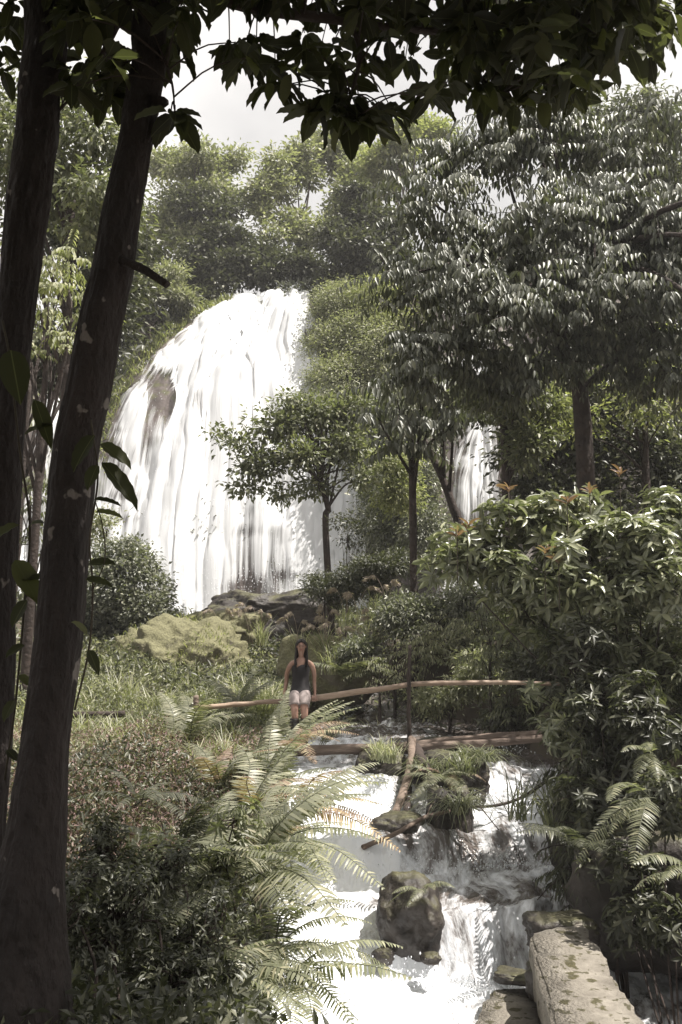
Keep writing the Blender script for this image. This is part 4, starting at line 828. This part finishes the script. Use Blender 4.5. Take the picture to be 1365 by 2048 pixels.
# ------------------------------------------------------------------ foreground trees, canopy and vine
def trunk_from_px(pts, d0):
    """pts: (py, xl, xr, d)"""
    C = np.array([P((a + b) / 2, py, d) for py, a, b, d in pts]); r = np.array([(b - a) / 2 / 1992 * d for py, a, b, d in pts]); return C, r
CA, rA = trunk_from_px([(-900, 70, 150, 4.2), (-300, 65, 150, 4.3), (0, 50, 140, 4.3), (200, 34, 125, 4.3), (400, 12, 105, 4.3), (700, -12, 62, 4.3), (1000, -28, 44, 4.3), (1300, -45, 30, 4.3), (1600, -60, 18, 4.3), (2000, -85, 5, 4.3), (2150, -110, 10, 4.3)], 0)
CB, rB = trunk_from_px([(-900, 330, 400, 3.9), (-300, 300, 365, 3.9), (0, 272, 342, 3.9), (120, 262, 333, 3.9), (210, 250, 322, 3.9), (300, 236, 306, 3.9), (500, 186, 268, 3.9), (700, 142, 232, 3.9), (900, 106, 196, 3.9), (1200, 76, 170, 3.9), (1500, 38, 132, 3.9), (1750, 0, 130, 3.9), (1950, -40, 140, 3.9), (2150, -80, 160, 3.9)], 0)
def resample(C, r, n):
    q = spline(C, n); t = np.linspace(0, len(r) - 1, n); return q[::-1], np.interp(t, np.arange(len(r)), r)[::-1]
fgA = thing('dark_tree', 'dark leaning tree trunk at the far left edge', 'tree', (CA[-1]), 'two dark foreground trees')
def bark_tube(mb, C, r, seed):
    n, seg = 420, 72; q = spline(C, n)[::-1]; rr = np.interp(np.linspace(0, len(r) - 1, n), np.arange(len(r)), r)[::-1]
    q = q + .012 * np.stack([vn(np.arange(n) * .05, k, seed, 5) for k in range(3)], 1)
    tube(mb, q, rr, seg, 0)
    V = mb.V[-1]; th = np.tile(np.arange(seg) / seg * 2 * np.pi, n); sv = np.repeat(np.arange(n) * .03, seg); ct = np.repeat(q, seg, 0)
    f = .10 * vn(np.cos(th) * 1.3, np.sin(th) * 1.3, sv * .6, seed) + .05 * np.abs(vn(np.cos(th) * 5, np.sin(th) * 5, sv * 2.5, seed + 1)) * -1.6 + .03 * vn(np.cos(th) * 12, np.sin(th) * 12, sv * 7, seed + 2)
    mb.V[-1] = ct + (V - ct) * (1 + f)[:, None]
tm = MB(); bark_tube(tm, CA, rA, 3); part('trunk', tm, M['bark'], fgA)
fgB = thing('dark_tree', 'dark leaning tree with a broken stub and big-leaved branches overhead', 'tree', (CB[-1]), 'two dark foreground trees')
tm = MB(); bark_tube(tm, CB, rB, 9)
kn = P(330, 205, 3.85); tube(tm, [kn - [.05, 0, 0], kn, kn + [.015, 0, 0]], [.03, .022, .01], 10, .3)
part('trunk', tm, M['bark'], fgB)
mb = MB(); tube(mb, spline([P(245, 522, 3.85), P(290, 540, 3.8), P(335, 570, 3.75)], 10), np.linspace(.022, .014, 10), 10, .25); part('broken_stub', mb, M['bark'], fgB)
# canopy: main branches over the frame, twigs and hanging whorls of big leaves
brm = MB(); br = []
for pts, r0, r1 in [([(320, -60, 3.9), (480, 10, 3.95), (660, 38, 4.0), (860, 62, 4.1), (1040, 60, 4.2), (1260, 30, 4.3)], .03, .008),
                    ([(330, -200, 3.9), (560, -120, 4.4), (820, -40, 4.7), (1100, 40, 4.8), (1340, 20, 4.9)], .03, .01),
                    ([(700, 40, 4.0), (720, 110, 4.0), (700, 200, 3.95), (690, 250, 3.9)], .012, .004),
                    ([(300, -100, 3.9), (230, 60, 4.1), (180, 150, 4.2), (120, 220, 4.3)], .02, .006),
                    ([(330, 120, 3.85), (345, 170, 3.8), (350, 225, 3.78)], .007, .003),
                    ([(900, 62, 4.1), (940, 130, 4.15), (1000, 190, 4.2)], .010, .004),
                    ([(330, -300, 3.9), (600, -500, 3.2), (900, -700, 3.0)], .04, .01), ([(330, -300, 3.9), (200, -700, 3.4), (0, -1000, 3.0)], .03, .01)]:
    q = spline([P(*a) for a in pts], 30); tube(brm, q, np.linspace(r0, r1, 30), 7, .15); br.append(q)
allbr = np.vstack(br)
def low(px): return np.interp(px, [100, 160, 220, 262, 325, 345, 380, 430, 540, 580, 600, 640, 720, 790, 850, 930, 1000, 1080, 1180, 1240, 1300, 1340, 1365], [150, 190, 205, 190, 150, 110, 130, 170, 175, 190, 240, 280, 300, 260, 230, 190, 200, 215, 190, 130, 80, 60, 20])
TT = []
while len(TT) < 390:
    px = rng.uniform(95, 1372); py = rng.uniform(-130, low(px))
    dn = np.interp(px, [100, 250, 350, 600, 900, 1000, 1365], [.75, .6, .42, .45, .7, 1, 1])
    if py > 0 and rng.random() > dn: continue
    if any(((px - a) / ra) ** 2 + ((py - b) / rb) ** 2 < 1 for a, b, ra, rb in [(418, 60, 34, 70), (250, 75, 30, 30), (760, 150, 22, 30), (640, 130, 24, 22), (510, 130, 20, 26), (465, 25, 25, 14), (690, 75, 22, 18), (850, 110, 30, 26), (575, 95, 22, 16), (590, 215, 30, 30), (1330, 160, 40, 50), (1365, 60, 14, 60), (480, 255, 60, 25)]): continue
    TT.append((px, py, rng.uniform(3.6, 4.9)))
TT += [(x_, y_, 4.6 + .1 * (x_ % 3)) for x_, y_ in [(-10, 20), (15, 60), (40, 30), (20, 110), (-5, 90), (30, 0), (0, 140), (60, -20)]]
TT += [(350, 232, 3.78), (342, 225, 3.8), (630, 225, 3.9), (690, 240, 3.9), (735, 250, 3.95), (545, 170, 3.9), (700, 200, 3.9), (760, 225, 4.0), (660, 190, 3.85), (1030, 205, 4.2), (970, 195, 4.2), (1080, 190, 4.2), (1300, 110, 4.3), (1345, 25, 4.3)]
C = np.array([P(*t) for t in TT])
n2 = 3800; O2 = np.stack([rng.uniform(-4.2, 2.3, n2), rng.uniform(-.5, 8.2, n2), rng.uniform(.3, 2.0, n2)], 1); O2[:, 2] += .65 * np.maximum(O2[:, 1], 1.2)  # unseen whorls above the frame, spread and thickened to shade the lower left
O2b = np.array([.95, 3.6, 3.1]) + rng.uniform(-1, 1, (90, 3)) * np.array([.5, .5, .3])  # more unseen whorls, added only to keep sun off the trunk foot
a_, b_ = pix(O2[:, 0], np.maximum(O2[:, 1], .05), O2[:, 2]); O2 = O2[~((O2[:, 0] > .95) & (O2[:, 1] < 4.9))]; a_, b_ = pix(O2[:, 0], np.maximum(O2[:, 1], .05), O2[:, 2]); O2 = O2[((b_ < -90) | (O2[:, 1] < .3)) & (O2[:, 2] > 1.0)]
cm = MB()
def hang_whorls(mb, C, L, nl=6):
    n = len(C)
    for j in range(nl):
        a = j * 1.05 + rng.uniform(0, 6.28, n) * .3 + rng.uniform(0, .6, n); o_ = np.stack([np.cos(a), np.sin(a), a * 0], 1)
        D = nrm(o_ * rng.uniform(.3, 1.3, (n, 1)) + np.array([0, 0, -1.0]) * rng.uniform(-.15, 1.0, (n, 1)))
        N = nrm(np.array([0, 0, .7]) + o_ * .8 + .35 * rv(n)); l = L * rng.uniform(.7, 1.2, n)
        leaves(mb, C + .015 * o_, D, N, l, l * rng.uniform(.40, .52, n), TC)
hang_whorls(cm, C, .134, 6); O2 = np.vstack([O2, O2b]); hang_whorls(cm, O2, .19, 7)
for c in list(C) + list(O2[::4]):
    k = np.argmin(np.sum((allbr - c) ** 2, 1)); a = allbr[k]
    if np.linalg.norm(a - c) < .55: tube(brm, spline([a, (a + c) / 2 + np.array([0, 0, .04]), c], 6), np.linspace(.004, .0025, 6), 5)
part('branch', brm, M['bark2'], fgB); part('crown', cm, M['canopy'], fgB)
# vine with its own leaves
vr = thing('climbing_vine', 'thin vine with long pointed leaves climbing the stubbed trunk', 'vine', P(170, 1400, 3.7))
mb = MB(); vq = spline([P(150, 1420, 3.72), P(178, 1300, 3.7), P(186, 1180, 3.7), P(180, 1080, 3.7), P(196, 960, 3.72), P(188, 880, 3.74), P(182, 840, 3.75)], 50); tube(mb, vq, .004, 6)
tube(mb, spline([P(186, 1180, 3.7), P(210, 1120, 3.65), P(205, 1050, 3.65), P(190, 1000, 3.7)], 16), .0025, 5)
part('stem', mb, M['twig'], vr)
def one_leaf(a, b, wpx, d, nrm_=(0, -.6, .8)):
    A, B_ = P(a[0], a[1], d), P(b[0], b[1], d - .05); L = np.linalg.norm(B_ - A); mb = MB()
    leaves(mb, A[None], (B_ - A)[None], np.array([nrm_]), L, wpx / 1992 * d, TC); return mb
for a, b, w_ in [((200, 888), (264, 926), 34), ((203, 925), (280, 1008), 38), ((190, 870), (140, 935), 40), ((196, 930), (172, 975), 30), ((188, 1000), (240, 1002), 14), ((190, 1025), (243, 1026), 18),
                 ((176, 1130), (228, 1120), 30), ((170, 1160), (224, 1165), 22), ((178, 1300), (198, 1345), 22), ((175, 1270), (150, 1240), 26)]:
    part('leaf', one_leaf(a, b, w_, 3.68), M['canopy'], vr)
vl = thing('climbing_vine', 'leafy vine shoots around the far left trunk', 'vine', P(40, 1300, 4.05))
mb = MB(); tube(mb, spline([P(10, 1560, 4.0), P(32, 1400, 4.0), P(50, 1200, 4.0), P(60, 1050, 4.0), P(40, 900, 4.0), P(20, 720, 4.05), P(5, 640, 4.1)], 50), .005, 6); tube(mb, spline([P(50, 1200, 4.0), P(85, 1130, 3.95), P(95, 1060, 3.95)], 12), .003, 5)
part('stem', mb, M['twig'], vl)
for a, b, w_ in [((22, 700), (40, 800), 60), ((70, 800), (104, 890), 34), ((40, 1050), (-40, 1085), 30), ((30, 1120), (78, 1200), 46), ((50, 1290), (10, 1310), 24), ((60, 1050), (85, 1040), 20), ((55, 1200), (20, 1250), 30), ((50, 870), (100, 840), 24),
                 ((30, 1400), (5, 1440), 24), ((40, 1350), (62, 1370), 18), ((14, 1500), (38, 1520), 18), ((40, 1160), (90, 1150), 26)]:
    part('leaf', one_leaf(a, b, w_, 3.95), M['canopy'], vl)

# ------------------------------------------------------------------ spray at the foot of each drop (uncountable)
mb = MB()
def drops(cx, cy, cz, rx, ry, rz, n, s0=.006, s1=.02):
    p = np.array([cx, cy, cz]) + rng.normal(0, 1, (n, 3)) * np.array([rx, ry, rz]); p[:, 2] = np.maximum(p[:, 2], cz - .03)
    s = rng.uniform(s0, s1, n) * rng.random(n) ** .5
    t = np.array([[1, 0, 0], [-1, 0, 0], [0, 1, 0], [0, -1, 0], [0, 0, 1.6], [0, 0, -1.6]], float)
    F = np.array([[0, 2, 4], [2, 1, 4], [1, 3, 4], [3, 0, 4], [2, 0, 5], [1, 2, 5], [3, 1, 5], [0, 3, 5]])
    V = p[:, None] + t[None] * s[:, None, None]; mb.add(V.reshape(-1, 3), [(F[None] + np.arange(n)[:, None, None] * 6).reshape(-1, 3)])
for a in [(1.5, 9.55, -3.35, .5, .12, .05, 500), (0.3, 9.6, -3.2, .4, .4, .06, 700), (.9, 11.2, -2.75, .5, .15, .07, 500), (1.9, 11.3, -2.7, .35, .12, .09, 450), (.0, 12.9, -2.2, .4, .3, .06, 400), (1.8, 12.8, -2.3, .4, .2, .06, 300), (.7, 14.8, -1.98, .7, .4, .04, 300), (2.2, 15, -1.98, .4, .3, .04, 150)]:
    drops(*a, s0=.004, s1=.012)
fx_ = rng.uniform(-8.5, .6, 5000); ft = np.concatenate([rng.uniform(-.02, .08, 3200), rng.uniform(.1, 1, 1800)]); fy_ = cliff_foot(fx_) + ft * 9; fz_ = height(fx_, fy_)
pp, qq = pix(fx_, fy_, fz_); ok = (pp > np.interp(qq, [590, 627, 729, 852, 996, 1300], [474, 424, 304, 227, 186, 160]) - 8) & (pp < np.interp(qq, [590, 760, 900, 1300], [622, 660, 728, 745]))
P_ = np.stack([fx_, fy_ - .35, fz_ + .25], 1)[ok] + rng.normal(0, .22, (ok.sum(), 3)); t_ = np.array([[1, 0, 0], [-1, 0, 0], [0, 1, 0], [0, -1, 0], [0, 0, 2.2], [0, 0, -2.2]], float)
F_ = np.array([[0, 2, 4], [2, 1, 4], [1, 3, 4], [3, 0, 4], [2, 0, 5], [1, 2, 5], [3, 1, 5], [0, 3, 5]]); s_ = rng.uniform(.004, .013, len(P_))
mb.add((P_[:, None] + t_[None] * s_[:, None, None]).reshape(-1, 3), [(F_[None] + np.arange(len(P_))[:, None, None] * 6).reshape(-1, 3)])
tag(link('spray', mb.mesh('spray', M['spray'])), kind='stuff')

# ------------------------------------------------------------------ the woman on the handrail
def skinned(name, verts, edges, radii, mt, parent, sub=2, root=0):
    me = bpy.data.meshes.new(name); me.from_pydata([tuple(v) for v in verts], edges, []); o = link(name, me, parent)
    md = o.modifiers.new('skin', 'SKIN'); md.use_smooth_shade = True
    for i, sv in enumerate(me.skin_vertices[0].data):
        r = radii[i]; sv.radius = (r, r) if np.isscalar(r) else r
        sv.use_root = (i == root)
    s = o.modifiers.new('sub', 'SUBSURF'); s.levels = sub; s.render_levels = sub
    me.materials.append(mt); return o
hip = P(601, 1391, 14.0); foot_z = P(600, 1494, 13.9)[2]
wr = thing('person', 'woman with long dark hair in a black top sitting on the handrail', 'person', (hip[0], hip[1] - .25, foot_z))
wl = np.array(wr.location)
# local frame: x image-right, y away, z up; hips at height hz
hz = hip[2] - foot_z; sx, sy = 0.0, .25
Vv, E, Rr_ = [], [], []
def av(p, r, par=None):
    Vv.append(p); Rr_.append(r)
    if par is not None: E.append((par, len(Vv) - 1))
    return len(Vv) - 1
pel = av((0, sy, hz + .10), (.135, .095)); wst = av((.005, sy - .01, hz + .27), (.105, .078), pel); chs = av((.01, sy - .03, hz + .42), (.125, .088), wst)
shc = av((.012, sy - .03, hz + .535), (.095, .065), chs); nk = av((.012, sy - .035, hz + .60), (.042, .044), shc); nk2 = av((.014, sy - .05, hz + .655), (.040, .042), nk)
hd1 = av((.015, sy - .065, hz + .70), (.055, .066), nk2); hd2 = av((.018, sy - .07, hz + .765), (.068, .083), hd1); hd3 = av((.018, sy - .06, hz + .835), (.055, .066), hd2)
def arm(sg, hand):
    a = av((.012 + sg * .125, sy - .02, hz + .520), .045, shc); b = av((.012 + sg * .165, sy - .015, hz + .48), .043, a)
    el = np.array((sg * .205, sy + .06, hz + .25)); c = av(tuple(el + [0, -.01, .10]), .036, b); d = av(tuple(el), .031, c)
    wv_ = np.array(hand) + [0, .012, .055]; e = av(tuple((el + wv_) / 2), .030, d); f = av(tuple(wv_), .021, e)
    pm = av(tuple(np.array(hand) + [0, -.01, .012]), (.030, .016), f)
    H = np.array(hand)
    for k, (ox, ln) in enumerate([(-.030, .062), (-.010, .072), (.010, .068), (.029, .054)]):
        p1 = av(tuple(H + [ox, -.042, .006]), .0085, pm); p2 = av(tuple(H + [ox * 1.1, -.042 - ln * .32, -.022]), .0078, p1); av(tuple(H + [ox * 1.1, -.042 - ln * .10, -.030 - ln * .5]), .006, p2)
    t1 = av(tuple(H + [-sg * .040, -.012, .004]), .0095, pm); av(tuple(H + [-sg * .062, -.030, -.016]), .008, t1)
arm(-1, (-.235, sy + .0, hz + .005)); arm(1, (.215, sy + .0, hz + .02))
def leg(sg):
    sg = sg * .82
    a = av((sg * .078, sy - .09, hz + .055), (.088, .085), pel); b = av((sg * .085, sy - .25, hz + .02), .075, a)
    kn_ = np.array((sg * .085 + .01, sy - .36, hz - .20)); c = av(tuple((np.array((sg * .085, sy - .30, hz - .07)))), .066, b); d = av(tuple(kn_), .052, c)
    e = av((sg * .075 + .01, sy - .30, hz - .36), .051, d); f = av((sg * .07 + .01, sy - .26, .12), .033, e); g_ = av((sg * .07 + .01, sy - .25, .055), .034, f)
    h_ = av((sg * .078 + .01, sy - .33, .03), (.036, .026), g_); av((sg * .085 + .01, sy - .41, .022), (.032, .018), h_)
    return
leg(-1); leg(1)
skinned('body', Vv, E, Rr_, M['skin'], wr, 2)
# face: nose, eyes, brows, mouth as children
def blob(name, c, r, mt, seg=12):
    bm = bmesh.new(); bmesh.ops.create_uvsphere(bm, u_segments=seg, v_segments=8, radius=1); bmesh.ops.scale(bm, vec=r, verts=bm.verts); bmesh.ops.translate(bm, vec=c, verts=bm.verts)
    me = bpy.data.meshes.new(name); bm.to_mesh(me); bm.free(); me.polygons.foreach_set('use_smooth', [True] * len(me.polygons)); me.materials.append(mt); return link(name, me, wr)
fx, fy, fz = .018, sy - .148, hz + .765
blob('nose', (fx, fy - .004, fz - .018), (.010, .014, .020), M['skin'])
for sg in (-1, 1):
    blob('eye', (fx + sg * .027, fy + .012, fz + .006), (.013, .006, .005), M['hair']); blob('eyebrow', (fx + sg * .028, fy + .011, fz + .024), (.018, .006, .003), M['hair']); blob('ear', (fx + sg * .066, sy - .065, fz - .005), (.010, .018, .028), M['skin'])
blob('mouth', (fx, fy + .012, fz - .048), (.020, .007, .007), M['lips'])
# hair: cap plus long locks falling over the shoulders
hv = MB()
bm = bmesh.new(); bmesh.ops.create_icosphere(bm, subdivisions=4, radius=1); V = np.array([v.co[:] for v in bm.verts]); F = np.array([[v.index for v in f.verts] for f in bm.faces]); bm.free()
V = V * np.array([.080, .090, .104]) + np.array([fx, sy - .055, fz + .012]); front = (V[:, 1] < sy - .085) & (V[:, 2] < fz + .078 - .9 * np.abs(V[:, 0] - fx)); V[front, 1] = sy - .075; hv.add(V, [F])
wr.scale = (.94, .94, .94)
for k in range(64):
    a = rng.uniform(-.25, math.pi + .25); sgx = math.cos(a); back = math.sin(a)
    x0, y0 = fx + .062 * sgx, sy - .06 + .055 * back; ln = rng.uniform(.30, .42) if abs(sgx) > .6 else rng.uniform(.22, .34)
    fr = -.055 if abs(sgx) > .75 and back < .75 else .03
    q = spline([(fx + .03 * sgx, sy - .06 + .04 * back, fz + .10), (x0 * 1.0 + .014 * sgx, y0, fz + .03), (x0 + .02 * sgx, y0 + .0, fz - .10), (x0 + .03 * sgx, sy - .065 + fr * 1.0 + .04 * back, fz - .20), (x0 + .012 * sgx + rng.normal(0, .012), sy - .07 + fr * 1.1 + .05 * back, fz + .05 - ln)], 16)
    tube(hv, q, np.concatenate([np.linspace(.012, .017, 8), np.linspace(.017, .004, 8)]), 6, .3)
me = hv.mesh('hair', M['hair']); link('hair', me, wr)
# black tank top / short dress
def lathe_sec(name, secs, mt, parent, n=28):
    """secs: (cx,cy,z,rx,ry)"""
    mb = MB(); th = np.linspace(0, 2 * np.pi, n, endpoint=False); V = np.vstack([np.stack([c[0] + c[3] * np.cos(th) * (1 + .03 * np.sin(5 * th + i)), c[1] + c[4] * np.sin(th), np.full(n, c[2])], 1) for i, c in enumerate(secs)])
    k = np.arange(n); F = np.vstack([np.stack([i * n + k, i * n + (k + 1) % n, (i + 1) * n + (k + 1) % n, (i + 1) * n + k], 1) for i in range(len(secs) - 1)])
    mb.add(V, [F]); o = link(name, mb.mesh(name, mt), parent); s = o.modifiers.new('t', 'SOLIDIFY'); s.thickness = .006; return o
lathe_sec('tank_top', [(0, sy - .05, hz + .03, .168, .185), (0, sy - .045, hz + .08, .162, .165), (.002, sy - .03, hz + .15, .142, .145), (.005, sy - .018, hz + .25, .122, .108), (.008, sy - .02, hz + .34, .124, .102), (.01, sy - .032, hz + .42, .137, .112), (.012, sy - .03, hz + .475, .128, .095), (.012, sy - .03, hz + .50, .112, .082)], M['black'], wr)
mb = MB(); tube(mb, [(0, sy + .02, hz + .10), (0, sy - .03, hz + .05), (0, sy - .08, hz + .03)], [.15, .152, .10], 20)
for sg in (-1, 1): tube(mb, spline([(sg * .055, sy - .02, hz + .055), (sg * .064, sy - .10, hz + .055), (sg * .07, sy - .20, hz + .035), (sg * .07, sy - .27, hz - .02), (sg * .07, sy - .31, hz - .075)], 16), np.linspace(.098, .080, 16), 20, .08)
link('shorts', mb.mesh('shorts', M['shorts']), wr)
for sg in (-1, 1):
    mb = MB(); tube(mb, spline([(.012 + sg * .075, sy - .115, hz + .47), (.012 + sg * .085, sy - .085, hz + .55), (.012 + sg * .085, sy - .02, hz + .575), (.012 + sg * .08, sy + .04, hz + .53)], 12), .016, 8); link('strap', mb.mesh('strap', M['black']), wr)
    lathe_sec('boot', [(sg * .0825 + .01, sy - .345, hz - .25, .060, .062), (sg * .0775 + .01, sy - .315, hz - .33, .062, .064), (sg * .075 + .01, sy - .29, hz - .45, .054, .056), (sg * .07 + .01, sy - .262, .13, .043, .045), (sg * .07 + .01, sy - .25, .07, .043, .05), (sg * .072 + .01, sy - .265, .03, .044, .07), (sg * .072 + .01, sy - .27, .0, .044, .075)], M['boot'], wr)
    mb = MB(); tube(mb, [(sg * .072 + .01, sy - .24, .035), (sg * .076 + .01, sy - .31, .034), (sg * .083 + .01, sy - .38, .028), (sg * .087 + .01, sy - .43, .022), (sg * .088 + .01, sy - .45, .02)], [.042, .046, .045, .034, .01], 12); link('boot_foot', mb.mesh('boot_foot', M['boot']), wr)

# ------------------------------------------------------------------ damp air
hm = bpy.data.materials.new('haze'); hm.use_nodes = True; n = hm.node_tree.nodes; l = hm.node_tree.links; n.remove(n['Principled BSDF'])
pv = n.new('ShaderNodeVolumePrincipled'); pv.inputs['Color'].default_value = (.93, .92, .92, 1); pv.inputs['Density'].default_value = .0011; pv.inputs['Anisotropy'].default_value = .2
l.new(pv.outputs[0], n['Material Output'].inputs['Volume'])
bm = bmesh.new(); bmesh.ops.create_cube(bm, size=1); me = bpy.data.meshes.new('haze'); bm.to_mesh(me); bm.free(); me.materials.append(hm)
zmin = min(v.co.z for v in bpy.data.objects['ground'].data.vertices) - 1; zmax = max(v.co.z for v in bpy.data.objects['ground'].data.vertices) + 8
o = link('haze', me); o.scale = (840, 740, zmax - zmin); o.location = (0, 150, (zmin + zmax) / 2); tag(o, kind='stuff')
